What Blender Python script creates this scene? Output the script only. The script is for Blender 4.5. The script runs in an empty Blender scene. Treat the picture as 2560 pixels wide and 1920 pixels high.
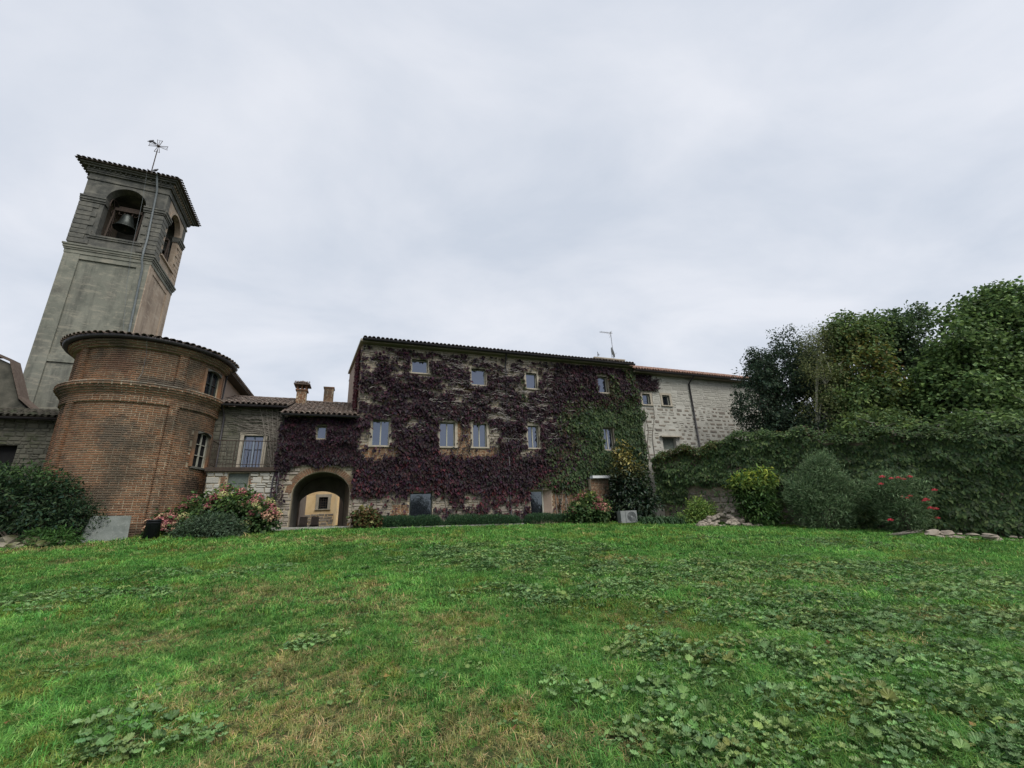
import bpy, math, random
import numpy as np
from mathutils import Vector, Matrix
random.seed(7); rng = np.random.default_rng(7)
SC = bpy.context.scene; COL = SC.collection
R = math.radians

# ------------------------------------------------------------------ camera, sky, sun, exposure
PITCH, ROLL, FPX = R(17.7), R(2.52), 1042.0
EYE = np.array([0, 0, 1.55])
fw = np.array([0, math.cos(PITCH), math.sin(PITCH)]); r0 = np.array([1., 0, 0]); u0 = np.cross(r0, fw)
upv = u0*math.cos(ROLL) + r0*math.sin(ROLL); rtv = r0*math.cos(ROLL) - u0*math.sin(ROLL)
cam_d = bpy.data.cameras.new('camera'); cam = bpy.data.objects.new('camera', cam_d); COL.objects.link(cam)
cam_d.sensor_width = 36; cam_d.lens = 36*FPX/2560; cam_d.clip_end = 3000; cam_d.clip_start = .05
cam.matrix_world = Matrix(((rtv[0], upv[0], -fw[0], EYE[0]), (rtv[1], upv[1], -fw[1], EYE[1]), (rtv[2], upv[2], -fw[2], EYE[2]), (0, 0, 0, 1)))
SC.camera = cam
SUN_EL, SUN_AZ = R(52), R(140)          # azimuth from +Y towards +X
world = bpy.data.worlds.new('World'); SC.world = world; world.use_nodes = True
wn, wl = world.node_tree.nodes, world.node_tree.links
for n in list(wn): wn.remove(n)
wout = wn.new('ShaderNodeOutputWorld')
sky = wn.new('ShaderNodeTexSky'); sky.sky_type = 'NISHITA'; sky.sun_disc = False
sky.sun_elevation = SUN_EL; sky.sun_rotation = SUN_AZ; sky.air_density = 1.2; sky.dust_density = 2
bg1 = wn.new('ShaderNodeBackground'); bg1.inputs[1].default_value = .06; wl.new(sky.outputs[0], bg1.inputs[0])
tc = wn.new('ShaderNodeTexCoord'); sep = wn.new('ShaderNodeSeparateXYZ'); wl.new(tc.outputs['Generated'], sep.inputs[0])
def wmath(op, a, b=None):
    n = wn.new('ShaderNodeMath'); n.operation = op
    for i, v in enumerate((a, b)):
        if v is None: continue
        if isinstance(v, (int, float)): n.inputs[i].default_value = v
        else: wl.new(v, n.inputs[i])
    return n.outputs[0]
zz = wmath('ADD', wmath('MAXIMUM', sep.outputs[2], 0.0), .22)
cmb = wn.new('ShaderNodeCombineXYZ')
wl.new(wmath('DIVIDE', sep.outputs[0], zz), cmb.inputs[0]); wl.new(wmath('DIVIDE', sep.outputs[1], zz), cmb.inputs[1])
mp = wn.new('ShaderNodeMapping'); mp.inputs['Rotation'].default_value = (0, 0, R(-32)); mp.inputs['Scale'].default_value = (.8, 1.15, 1); wl.new(cmb.outputs[0], mp.inputs[0])
nz = wn.new('ShaderNodeTexNoise'); nz.inputs['Scale'].default_value = 1.7; nz.inputs['Detail'].default_value = 9; nz.inputs['Roughness'].default_value = .54; nz.inputs['Distortion'].default_value = .35
wl.new(mp.outputs[0], nz.inputs['Vector'])
cr = wn.new('ShaderNodeValToRGB'); wl.new(nz.outputs[0], cr.inputs[0])
cr.color_ramp.elements[0].position = .34; cr.color_ramp.elements[0].color = (.318, .345, .392, 1)
cr.color_ramp.elements[1].position = .63; cr.color_ramp.elements[1].color = (.418, .43, .462, 1)
bg2 = wn.new('ShaderNodeBackground'); bg2.inputs[1].default_value = 1.0; wl.new(cr.outputs[0], bg2.inputs[0])
wmix = wn.new('ShaderNodeMixShader'); wmix.inputs[0].default_value = .9
wl.new(bg1.outputs[0], wmix.inputs[1]); wl.new(bg2.outputs[0], wmix.inputs[2]); wl.new(wmix.outputs[0], wout.inputs[0])
sun_d = bpy.data.lights.new('sun', 'SUN'); sun_d.energy = 1.5; sun_d.angle = R(38); sun_d.color = (1, .96, .9)
sun = bpy.data.objects.new('sun', sun_d); COL.objects.link(sun)
sv = Vector((math.cos(SUN_EL)*math.sin(SUN_AZ), math.cos(SUN_EL)*math.cos(SUN_AZ), math.sin(SUN_EL)))
sun.rotation_euler = sv.to_track_quat('Z', 'Y').to_euler()
SC.view_settings.view_transform = 'Standard'; SC.view_settings.look = 'None'; SC.view_settings.gamma = 1
SC.view_settings.exposure = 1.05; SC.view_settings.use_curve_mapping = False
SC.render.engine = 'CYCLES'; SC.cycles.max_bounces = 6; SC.cycles.diffuse_bounces = 3; SC.cycles.transparent_max_bounces = 4

def at(u, v, Y):
    """surveyed point: photograph bearing (u, v) at distance Y ahead"""
    d = fw + rtv*(u-1280)/FPX - upv*(v-960)/FPX
    return EYE + d*Y/d[1]

# ------------------------------------------------------------------ helpers
PO = {}
def setp(o, label=None, cat=None, group=None, kind=None):
    if label: o['label'] = label
    if cat: o['category'] = cat
    if group: o['group'] = group
    if kind: o['kind'] = kind
    return o
def link(o, parent=None):
    COL.objects.link(o)
    if parent is not None: o.parent = parent
    return o
class Frame:
    def __init__(s, x, y, rz): s.x, s.y, s.rz = x, y, rz; s.c, s.n = math.cos(rz), math.sin(rz)
    def w(s, a, d, z): return np.array([s.x + a*s.c - d*s.n, s.y + a*s.n + d*s.c, z])
FR = Frame(-1.90985, 22.0, R(20.6))         # house facade: a along, d inwards
TR = Frame(-20.96, 21.0, R(24.0))           # bell tower
WR = Frame(0, 0, 0)
def thing(name, label, cat, fr=WR, a=0, d=0, z=0, group=None):
    o = bpy.data.objects.new(name, None); COL.objects.link(o); o.empty_display_size = .2
    o.location = fr.w(a, d, z); o.rotation_euler = (0, 0, fr.rz)
    PO[o.name] = Vector((-a, -d, -z)); setp(o, label, cat, group, 'thing'); return o
class MB:
    def __init__(s): s.v = []; s.f = []; s.r = []; s.cur = .5
    def add(s, vs, fs):
        b = len(s.v); s.v += [tuple(p) for p in vs]; s.r += [s.cur]*len(vs); s.f += [tuple(i+b for i in f) for f in fs]; return s
    def hexa(s, p): return s.add(p, [(0,3,2,1),(4,5,6,7),(0,1,5,4),(1,2,6,5),(2,3,7,6),(3,0,4,7)])
    def box(s, x0, x1, y0, y1, z0, z1): return s.hexa([(x0,y0,z0),(x1,y0,z0),(x1,y1,z0),(x0,y1,z0),(x0,y0,z1),(x1,y0,z1),(x1,y1,z1),(x0,y1,z1)])
    def tube(s, path, r, n=6, cap=True):
        path = [Vector(p) for p in path]; rs = r if isinstance(r, (list, tuple)) else [r]*len(path)
        vs, fs = [], []
        for i, p in enumerate(path):
            t = (path[min(i+1, len(path)-1)] - path[max(i-1, 0)]).normalized()
            a = t.cross(Vector((0, 0, 1)) if abs(t.z) < .9 else Vector((1, 0, 0))).normalized(); b = t.cross(a)
            for k in range(n):
                w = 2*math.pi*k/n; vs.append(p + (a*math.cos(w) + b*math.sin(w))*rs[i])
        for i in range(len(path)-1):
            for k in range(n): fs.append((i*n+k, i*n+(k+1) % n, (i+1)*n+(k+1) % n, (i+1)*n+k))
        if cap: fs += [tuple(range(n)), tuple(range((len(path)-1)*n, len(path)*n))[::-1]]
        return s.add(vs, fs)
    def lathe(s, prof, n=16, c=(0, 0, 0), a0=0, a1=2*math.pi):
        full = abs(a1-a0-2*math.pi) < 1e-6; m = n if full else n+1; vs = []; fs = []
        for (r, z) in prof:
            for k in range(m):
                w = a0 + (a1-a0)*k/n; vs.append((c[0]+r*math.cos(w), c[1]+r*math.sin(w), c[2]+z))
        for i in range(len(prof)-1):
            for k in range(n): k2 = (k+1) % m; fs.append((i*m+k, i*m+k2, (i+1)*m+k2, (i+1)*m+k))
        return s.add(vs, fs)
    def build(s, name, mat, parent=None, smooth=False, rnd=False):
        me = bpy.data.meshes.new(name); me.from_pydata(s.v, [], s.f); me.update()
        if rnd: at_ = me.attributes.new('rnd', 'FLOAT', 'POINT'); at_.data.foreach_set('value', s.r)
        if mat: me.materials.append(mat)
        if smooth: me.polygons.foreach_set('use_smooth', [True]*len(me.polygons))
        o = bpy.data.objects.new(name, me); link(o, parent)
        if parent is not None and parent.name in PO: o.location = PO[parent.name]
        return o
def wall_holes(mb, x0, x1, z0, z1, holes, y0, y1):
    xs = sorted({x0, x1, *[h[0] for h in holes], *[h[1] for h in holes]}); zs = sorted({z0, z1, *[h[2] for h in holes], *[h[3] for h in holes]})
    xs = [x for x in xs if x0 <= x <= x1]; zs = [z for z in zs if z0 <= z <= z1]
    for i in range(len(xs)-1):
        for j in range(len(zs)-1):
            cx, cz = (xs[i]+xs[i+1])/2, (zs[j]+zs[j+1])/2
            if not any(h[0] < cx < h[1] and h[2] < cz < h[3] for h in holes): mb.box(xs[i], xs[i+1], y0, y1, zs[j], zs[j+1])
def arch_z(x, ox0, ox1, spring, top):
    c, a = (ox0+ox1)/2, (ox1-ox0)/2; t = max(0, 1-((x-c)/a)**2); return spring + (top-spring)*math.sqrt(t)
def arch_wall(mb, x0, x1, z0, z1, ox0, ox1, sill, spring, top, y0, y1, T=lambda x, y, z: (x, y, z), n=18):
    def bx(a, b, c, d):
        if b-a > 1e-4 and d-c > 1e-4: mb.hexa([T(*p) for p in ((a,y0,c),(b,y0,c),(b,y1,c),(a,y1,c),(a,y0,d),(b,y0,d),(b,y1,d),(a,y1,d))])
    bx(x0, ox0, z0, z1); bx(ox1, x1, z0, z1); bx(ox0, ox1, z0, sill)
    for i in range(n):
        a = (ox0+ox1)/2 - (ox1-ox0)/2*math.cos(math.pi*i/n); b = (ox0+ox1)/2 - (ox1-ox0)/2*math.cos(math.pi*(i+1)/n)
        za, zb = arch_z(a, ox0, ox1, spring, top), arch_z(b, ox0, ox1, spring, top)
        mb.hexa([T(*p) for p in ((a,y0,za),(b,y0,zb),(b,y1,zb),(a,y1,za),(a,y0,z1),(b,y0,z1),(b,y1,z1),(a,y1,z1))])
def mesh_of(mb, name):
    me = bpy.data.meshes.new(name); me.from_pydata(mb.v, [], mb.f); me.update(); return me
def pieces(parent, name, mats4, variants, mo, mj, n_ind, prio=None, rest=None):
    """alike pieces: the n_ind most visible as objects sharing meshes, the rest joined as stuff"""
    off = PO.get(parent.name, Vector()) if parent.name in PO else Vector()
    order = list(range(len(mats4)))
    if prio is not None: order.sort(key=lambda i: -prio[i])
    ms = []
    for k, v in enumerate(variants):
        me = mesh_of(v, name); me.materials.append(mo); ms.append(me)
    T = Matrix.Translation(off)
    for i in order[:n_ind]:
        o = bpy.data.objects.new(name, ms[i % len(ms)]); COL.objects.link(o); o.parent = parent; o.matrix_local = T @ mats4[i]
    rem = order[n_ind:]
    if rem:
        V, Fc, A = [], [], []; base = 0
        nv = [np.array(v.v) for v in variants]
        for i in rem:
            m = np.array(mats4[i]); q = nv[i % len(variants)]; V.append(q @ m[:3, :3].T + m[:3, 3])
            Fc += [tuple(a+base for a in f) for f in variants[i % len(variants)].f]; base += len(q); A += [random.random()]*len(q)
        me = bpy.data.meshes.new(rest or name+'_field'); me.from_pydata(np.concatenate(V).tolist(), [], Fc); me.update(); me.materials.append(mj)
        at_ = me.attributes.new('rnd', 'FLOAT', 'POINT'); at_.data.foreach_set('value', A)
        o = bpy.data.objects.new(rest or name+'_field', me); COL.objects.link(o); o.parent = parent; o.location = off; o['kind'] = 'stuff'
# ---- noise on numpy
def _h(i, j, s):
    x = (i.astype(np.int64)*374761393 + j.astype(np.int64)*668265263 + s*974711) & 0x7fffffff
    x = ((x ^ (x >> 13))*1274126177) & 0x7fffffff; return ((x ^ (x >> 16)) & 0xffff)/65535.
def vnoise(x, y, s=0, octv=3):
    x = np.asarray(x, float); y = np.asarray(y, float); t = 0; a = 1; tot = 0
    for o in range(octv):
        i, j = np.floor(x), np.floor(y); fx, fy = x-i, y-j; fx = fx*fx*(3-2*fx); fy = fy*fy*(3-2*fy)
        n = (_h(i, j, s+o)*(1-fx) + _h(i+1, j, s+o)*fx)*(1-fy) + (_h(i, j+1, s+o)*(1-fx) + _h(i+1, j+1, s+o)*fx)*fy
        t = t + a*n; tot += a; a *= .5; x, y = x*2+17.3, y*2+9.1
    return t/tot
# ------------------------------------------------------------------ materials
def new_mat(name):
    m = bpy.data.materials.new(name); m.use_nodes = True; nt = m.node_tree
    return m, nt, nt.nodes, nt.links, nt.nodes['Principled BSDF']
def nmix(nt, fac, a, b, mode='MIX'):
    n = nt.nodes.new('ShaderNodeMix'); n.data_type = 'RGBA'; n.blend_type = mode
    for idx, v in ((0, fac), (6, a), (7, b)):
        if isinstance(v, (int, float)): n.inputs[idx].default_value = v
        elif isinstance(v, tuple): n.inputs[idx].default_value = (*v, 1)
        else: nt.links.new(v, n.inputs[idx])
    return n.outputs[2]
def nnoise(nt, scale, detail=5, rough=.6, stretch=None, vec=None):
    g = nt.nodes.new('ShaderNodeNewGeometry'); v = vec or g.outputs['Position']
    if stretch:
        mp_ = nt.nodes.new('ShaderNodeMapping'); mp_.inputs['Scale'].default_value = stretch; nt.links.new(v, mp_.inputs[0]); v = mp_.outputs[0]
    n = nt.nodes.new('ShaderNodeTexNoise'); n.inputs['Scale'].default_value = scale; n.inputs['Detail'].default_value = detail; n.inputs['Roughness'].default_value = rough
    nt.links.new(v, n.inputs['Vector']); return n.outputs[0]
def ramp(nt, v, stops):
    n = nt.nodes.new('ShaderNodeValToRGB'); nt.links.new(v, n.inputs[0]); e = n.color_ramp.elements
    while len(e) < len(stops): e.new(.5)
    for k, (p, c) in enumerate(stops): e[k].position = p; e[k].color = (*c, 1) if len(c) == 3 else c
    return n.outputs[0]
def surf(name, cols, scale=3, rough=.85, bump=.25, bscale=25, src=None, pal=None, var=.5, stains=(), spec=.25, stretch=None, metal=0, bdist=.02, streak=None, patches=()):
    m, nt, N, L, b = new_mat(name)
    c = ramp(nt, nnoise(nt, scale, 6, .65, stretch), [(.3+.4*i/max(1, len(cols)-1), col) for i, col in enumerate(cols)])
    if src:
        if src == 'obj': r_ = N.new('ShaderNodeObjectInfo').outputs['Random']
        else:
            an = N.new('ShaderNodeAttribute'); an.attribute_name = 'rnd'; r_ = an.outputs['Fac']
        c = nmix(nt, var, c, ramp(nt, r_, [(i/max(1, len(pal)-1), p) for i, p in enumerate(pal)]))
    for (sc, lo, hi, colr, amt) in stains:
        f = ramp(nt, nnoise(nt, sc, 5, .6), [(lo, (0, 0, 0)), (hi, (amt, amt, amt))]); c = nmix(nt, f, c, colr)
    for (pc, rad, colr, amt) in patches:      # weathered areas with their own ragged outline
        g = N.new('ShaderNodeNewGeometry'); vm = N.new('ShaderNodeVectorMath'); vm.operation = 'SUBTRACT'; L.new(g.outputs['Position'], vm.inputs[0]); vm.inputs[1].default_value = pc
        v2 = N.new('ShaderNodeVectorMath'); v2.operation = 'DIVIDE'; L.new(vm.outputs[0], v2.inputs[0]); v2.inputs[1].default_value = rad
        ln = N.new('ShaderNodeVectorMath'); ln.operation = 'LENGTH'; L.new(v2.outputs[0], ln.inputs[0]); ad = N.new('ShaderNodeMath'); ad.operation = 'ADD'; L.new(ln.outputs['Value'], ad.inputs[0])
        mu = N.new('ShaderNodeMath'); mu.operation = 'MULTIPLY'; L.new(nnoise(nt, 3.5, 6, .7), mu.inputs[0]); mu.inputs[1].default_value = 1.1; L.new(mu.outputs[0], ad.inputs[1])
        c = nmix(nt, ramp(nt, ad.outputs[0], [(.0, (amt,)*3), (.75, (amt,)*3), (1.0, (0, 0, 0))]), c, colr)
    if streak:
        f = ramp(nt, nnoise(nt, streak[0], 6, .7, (1, 1, .12)), [(.48, (0, 0, 0)), (.68, (streak[2],)*3)]); c = nmix(nt, f, c, streak[1])
        f = ramp(nt, nnoise(nt, 2.2, 7, .75, (.6, .6, 2.2)), [(.52, (0, 0, 0)), (.62, (streak[2]*.8,)*3)]); c = nmix(nt, f, c, streak[3])
    L.new(c, b.inputs['Base Color']); b.inputs['Roughness'].default_value = rough; b.inputs['Specular IOR Level'].default_value = spec; b.inputs['Metallic'].default_value = metal
    if bump:
        bn = N.new('ShaderNodeBump'); bn.inputs['Strength'].default_value = bump; bn.inputs['Distance'].default_value = bdist
        L.new(nnoise(nt, bscale, 6, .7), bn.inputs['Height']); L.new(bn.outputs[0], b.inputs['Normal'])
    return m
def leafmat(name, rough=.55, trans=.25, spec=.18, inst=False):
    m, nt, N, L, b = new_mat(name); a = N.new('ShaderNodeAttribute'); a.attribute_name = 'col'
    c = a.outputs['Color']
    if inst:
        a.attribute_type = 'INSTANCER'; a2 = N.new('ShaderNodeAttribute'); a2.attribute_name = 'shade'; c = nmix(nt, 1.0, c, a2.outputs['Color'], 'MULTIPLY')
    L.new(c, b.inputs['Base Color']); b.inputs['Roughness'].default_value = rough; b.inputs['Specular IOR Level'].default_value = spec
    t = N.new('ShaderNodeBsdfTranslucent'); L.new(c, t.inputs[0]); mx = N.new('ShaderNodeMixShader'); mx.inputs[0].default_value = trans
    L.new(b.outputs[0], mx.inputs[1]); L.new(t.outputs[0], mx.inputs[2]); L.new(mx.outputs[0], N['Material Output'].inputs[0]); return m
def glassmat(name, tint, k=.4, rough=.04):
    m, nt, N, L, b = new_mat(name); g = N.new('ShaderNodeBsdfGlossy'); g.inputs[0].default_value = (*tint, 1); g.inputs['Roughness'].default_value = rough
    b.inputs['Base Color'].default_value = (.012, .014, .018, 1); b.inputs['Roughness'].default_value = .3; b.inputs['Specular IOR Level'].default_value = 0
    bn = N.new('ShaderNodeBump'); bn.inputs['Strength'].default_value = .12; bn.inputs['Distance'].default_value = .02; L.new(nnoise(nt, 2.5, 2), bn.inputs['Height']); L.new(bn.outputs[0], g.inputs['Normal'])
    mx = N.new('ShaderNodeMixShader'); mx.inputs[0].default_value = k; L.new(b.outputs[0], mx.inputs[1]); L.new(g.outputs[0], mx.inputs[2]); L.new(mx.outputs[0], N['Material Output'].inputs[0]); return m
_ap = FR_ap = (lambda th, r, z: (-1.90985 + (-14.81+r*math.sin(R(th)))*math.cos(R(20.6)) - (.92-r*math.cos(R(th)))*math.sin(R(20.6)), 22.0 + (-14.81+r*math.sin(R(th)))*math.sin(R(20.6)) + (.92-r*math.cos(R(th)))*math.cos(R(20.6)), z))
APP = ((_ap(4, 2.5, 5.2), (1.5, 1.5, 1.7), (.095, .085, .068), .75), (_ap(70, 2.5, 3.3), (1.6, 1.6, 1.5), (.045, .036, .028), .85), (_ap(20, 2.5, 1.3), (3.2, 3.2, 1.35), (.06, .045, .034), .8), (_ap(30, 2.5, 7.3), (3.4, 3.4, .75), (.075, .07, .058), .8), (_ap(-5, 2.5, 8.0), (1.8, 1.8, 1.3), (.10, .055, .04), .6))
BRPAL = [(.139, .064, .034), (.218, .103, .052), (.265, .138, .072), (.184, .103, .061), (.287, .164, .094), (.103, .064, .043), (.196, .128, .081)]
BRST = ((.5, .48, .62, (.075, .062, .045), .85), (2.2, .55, .72, (.05, .045, .036), .65), (7, .6, .75, (.32, .26, .18), .5))
m_brick_o = surf('brick_o', [(.165, .082, .047), (.242, .131, .074)], 2, .9, .5, 40, 'obj', BRPAL, .65, BRST, patches=APP)
m_brick_j = surf('brick_j', [(.165, .082, .047), (.242, .131, .074)], 2, .9, .5, 40, 'attr', BRPAL, .65, BRST, patches=APP)
m_mortar = surf('mortar', [(.33, .275, .19), (.46, .395, .285)], 5, .95, .5, 60, stains=((.5, .47, .62, (.10, .09, .07), .8), (2.2, .53, .7, (.07, .065, .055), .6)), patches=APP)
STPAL = [(.163, .143, .120), (.245, .217, .180), (.310, .275, .223), (.196, .164, .146), (.343, .303, .249), (.139, .123, .108)]
STST = ((.8, .55, .75, (.09, .08, .065), .6),)
m_stone_o = surf('stone_o', [(.196, .172, .142), (.302, .267, .223)], 4, .92, .6, 22, 'obj', STPAL, .6, STST)
m_stone_j = surf('stone_j', [(.196, .172, .142), (.302, .267, .223)], 4, .92, .6, 22, 'attr', STPAL, .6, STST)
WPAL = [(.155, .135, .115), (.20, .175, .145), (.25, .22, .18), (.13, .12, .11)]
m_wst_o = surf('grey_stone_o', [(.15, .135, .115), (.24, .21, .175)], 6, .92, .6, 25, 'obj', WPAL, .6)
m_wst_j = surf('grey_stone_j', [(.15, .135, .115), (.24, .21, .175)], 6, .92, .6, 25, 'attr', WPAL, .6)
DPAL = [(.07, .07, .055), (.11, .105, .08), (.15, .14, .11), (.055, .058, .045)]
m_dst_o = surf('dark_stone_o', [(.07, .07, .055), (.14, .135, .105)], 4, .95, .6, 22, 'obj', DPAL, .6, ((1.5, .5, .68, (.04, .05, .022), .7),))
m_dst_j = surf('dark_stone_j', [(.07, .07, .055), (.14, .135, .105)], 4, .95, .6, 22, 'attr', DPAL, .6, ((1.5, .5, .68, (.04, .05, .022), .7),))
m_dplaster = surf('dark_plaster', [(.045, .045, .037), (.085, .082, .066), (.13, .12, .098)], 2, .95, .5, 16)
m_lime = surf('limewash', [(.279, .271, .238), (.387, .377, .335), (.441, .432, .388)], 2.2, .95, .5, 18, stains=((1.2, .58, .8, (.252, .230, .175), .5),))
LPAL = [(.297, .285, .252), (.360, .350, .310), (.414, .405, .359), (.252, .239, .213)]
m_lst_o = surf('limed_stone_o', [(.297, .285, .247), (.387, .377, .330)], 5, .93, .5, 22, 'obj', LPAL, .6)
m_lst_j = surf('limed_stone_j', [(.297, .285, .247), (.387, .377, .330)], 5, .93, .5, 22, 'attr', LPAL, .6)
TLPAL = [(.085, .062, .05), (.12, .085, .07), (.17, .13, .105), (.06, .05, .045), (.20, .165, .135)]
m_tile_o = surf('tile_o', [(.075, .06, .05), (.14, .11, .09), (.2, .18, .15)], 9, .9, .4, 50, 'obj', TLPAL, .6)
m_tile_j = surf('tile_j', [(.075, .06, .05), (.14, .11, .09), (.2, .18, .15)], 9, .9, .4, 50, 'attr', TLPAL, .6)
RTPAL = [(.224, .117, .081), (.288, .162, .114), (.336, .216, .162), (.192, .117, .095), (.360, .270, .218)]
m_rtile_o = surf('red_tile_o', [(.208, .117, .085), (.320, .207, .162)], 8, .88, .3, 50, 'obj', RTPAL, .65)
m_rtile_j = surf('red_tile_j', [(.208, .117, .085), (.320, .207, .162)], 8, .88, .3, 50, 'attr', RTPAL, .65)
m_dtile_o = surf('mossy_tile_o', [(.03, .032, .024), (.07, .066, .05)], 6, .95, .4, 50, 'obj', [(.04, .036, .03), (.07, .06, .048), (.035, .045, .022)], .6)
m_dtile_j = surf('mossy_tile_j', [(.03, .032, .024), (.07, .066, .05)], 6, .95, .4, 50, 'attr', [(.04, .036, .03), (.07, .06, .048), (.035, .045, .022)], .6)
m_deck = surf('roof_deck', [(.05, .042, .035), (.09, .075, .06)], 6, .95, .3)
m_tower = surf('tower_render', [(.113, .120, .102), (.189, .193, .160), (.239, .239, .199)], .9, .95, .45, 14,
               stains=((.45, .5, .64, (.085, .085, .075), .75), (3.5, .58, .72, (.32, .295, .235), .55)), bdist=.03, streak=(1.6, (.07, .072, .064), .75, (.30, .28, .225)))
m_tower_w = surf('tower_warm_render', [(.26, .2, .15), (.36, .285, .215), (.42, .345, .265)], 1.0, .95, .4, 14, stains=((.6, .55, .75, (.14, .12, .095), .6),), streak=(1.8, (.17, .13, .10), .7, (.45, .38, .30)))
m_tower_d = surf('tower_weathered', [(.062, .065, .061), (.110, .109, .097), (.163, .157, .133)], 1.6, .95, .5, 16, stains=((2.5, .55, .75, (.044, .048, .047), .6),), streak=(2.2, (.040, .043, .043), .7, (.211, .204, .173)))
m_plaster = surf('old_plaster', [(.15, .14, .115), (.26, .24, .2), (.34, .31, .26)], 1.8, .95, .5, 16, stains=((1.0, .5, .7, (.09, .085, .07), .7),))
m_pink = surf('pink_plaster', [(.30, .225, .175), (.42, .33, .265)], 1.5, .95, .35, 20)
m_ochre = surf('ochre_plaster', [(.58, .40, .20), (.70, .52, .29), (.76, .60, .38)], 1.0, .95, .35, 18, stains=((.9, .55, .75, (.33, .26, .19), .55),))
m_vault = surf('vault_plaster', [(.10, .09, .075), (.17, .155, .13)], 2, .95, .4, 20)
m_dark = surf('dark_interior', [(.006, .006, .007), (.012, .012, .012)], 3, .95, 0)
m_metal = surf('dark_gutter', [(.022, .021, .024), (.042, .038, .04)], 5, .55, .1, 30, spec=.4)
m_zinc = surf('zinc_pipe', [(.085, .10, .105), (.15, .17, .175)], 6, .5, .1, 30, spec=.45)
m_iron = surf('rusty_iron', [(.03, .024, .02), (.07, .048, .036)], 12, .8, .2, 60)
m_frame = surf('window_paint', [(.30, .30, .25), (.36, .355, .30)], 8, .6, .1, 40, spec=.35)
m_fdark = surf('dark_window_paint', [(.03, .04, .038), (.05, .058, .052)], 8, .5, .1, 40)
m_surround = surf('stone_surround', [(.27, .24, .19), (.40, .36, .29)], 5, .9, .4, 30)
m_bell = surf('bronze', [(.019, .025, .024), (.041, .047, .042)], 5, .45, .1, 30, spec=.5, metal=.6)
m_wood = surf('weathered_wood', [(.14, .12, .095), (.26, .225, .18)], 6, .9, .4, 40, stretch=(6, 6, 1))
m_shutter = surf('blue_grey_shutter', [(.16, .20, .25), (.22, .265, .325)], 5, .6, .1, 40)
m_greengrille = surf('grey_green_shutter', [(.09, .11, .095), (.15, .17, .15)], 6, .8, .2, 40)
m_glass = glassmat('window_glass', (.68, .76, .95), .2)
m_glassd = glassmat('dark_glass', (.7, .8, .88), .15)
m_concrete = surf('concrete', [(.10, .115, .105), (.18, .195, .18)], 2.5, .9, .4, 45, stains=((1.6, .5, .7, (.07, .08, .065), .7), (9, .55, .7, (.24, .25, .23), .5)))
m_blackpl = surf('black_plastic', [(.008, .009, .011), (.016, .018, .021)], 4, .5, .1, 30)
m_kerb = surf('kerb_stone', [(.24, .235, .215), (.36, .35, .32)], 6, .9, .3, 40)
m_white = surf('white_metal', [(.55, .56, .57), (.66, .67, .68)], 4, .45, .05, 30)
m_grey = surf('grey_metal', [(.17, .18, .18), (.25, .26, .255)], 3, .55, .1, 30)
m_mesh = surf('fan_grille', [(.05, .055, .06), (.08, .085, .085)], 9, .6, .1, 60)
m_alu = surf('aluminium', [(.30, .31, .33), (.42, .43, .45)], 5, .4, .05, 30, metal=.7)
RKPAL = [(.224, .187, .152), (.304, .264, .218), (.365, .325, .269), (.182, .157, .131)]
m_rock = surf('field_stone', [(.203, .173, .137), (.345, .304, .248)], 6, .92, .7, 18, 'obj', RKPAL, .5)
m_mossrock = surf('mossy_stone', [(.15, .135, .10), (.26, .24, .18)], 5, .95, .7, 16, 'obj', RKPAL, .3, ((3, .42, .62, (.085, .10, .03), .9),))
m_bark = surf('bark', [(.055, .045, .036), (.12, .10, .08)], 8, .95, .7, 30, stretch=(3, 3, .7))
m_lichen = surf('lichen_bark', [(.16, .165, .13), (.27, .27, .21)], 9, .95, .6, 40)
m_stem = surf('creeper_stem', [(.10, .088, .075), (.20, .18, .155), (.28, .26, .225)], 7, .95, .5, 40)
m_wisp = surf('pale_shoot', [(.22, .20, .19), (.36, .33, .315)], 7, .95, .3, 40)
m_leaf = leafmat('leaf', .55, .35); m_gloss = leafmat('glossy_leaf', .42, .12, .3); m_petal = leafmat('petal', .7, .25, .1)
m_blade = leafmat('grass_blade', .6, .25, .2, True); m_weed = leafmat('weed_leaf', .5, .2, .3, True)
m_feather = surf('pigeon_feather', [(.05, .05, .06), (.1, .1, .11)], 20, .8, 0)
m_rattan = surf('pale_weave', [(.36, .29, .25), (.48, .40, .35)], 30, .8, .3, 90)

# ------------------------------------------------------------------ ground
GP = np.array([(-16.5, 14, 1.3), (-17.5, 15.5, 1.5), (-13.6, 15.4, 1.40), (-11, 16.5, 1.2), (-9.9, 18, 1.36), (-3.2, 21, 1.24), (-6.3, 20, 1.3), (.3, 22.4, 1.17), (3, 23, 1.1), (7.3, 23.5, .92), (10.3, 21, .74),
               (13.9, 18.5, .46), (15.6, 16.4, .08), (17.2, 15.5, -.05), (0, 3, 0), (-4, 3.3, .12), (4, 3.3, -.12), (0, 0, -.12), (0, 7, .30), (-7, 7, .45), (7, 7, .05), (0, 13, .72)])
def _feat(x, y): return np.stack([np.ones_like(x), x, y, x*x, x*y, y*y, y**3/50, x*x*y/50, x*y*y/50], -1)
_gc = np.linalg.lstsq(_feat(GP[:, 0], GP[:, 1]), GP[:, 2], rcond=None)[0]
def gz(x, y):
    x = np.clip(np.asarray(x, float), -21, 21); y = np.clip(np.asarray(y, float), -1, 25); return _feat(x, y) @ _gc
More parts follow.
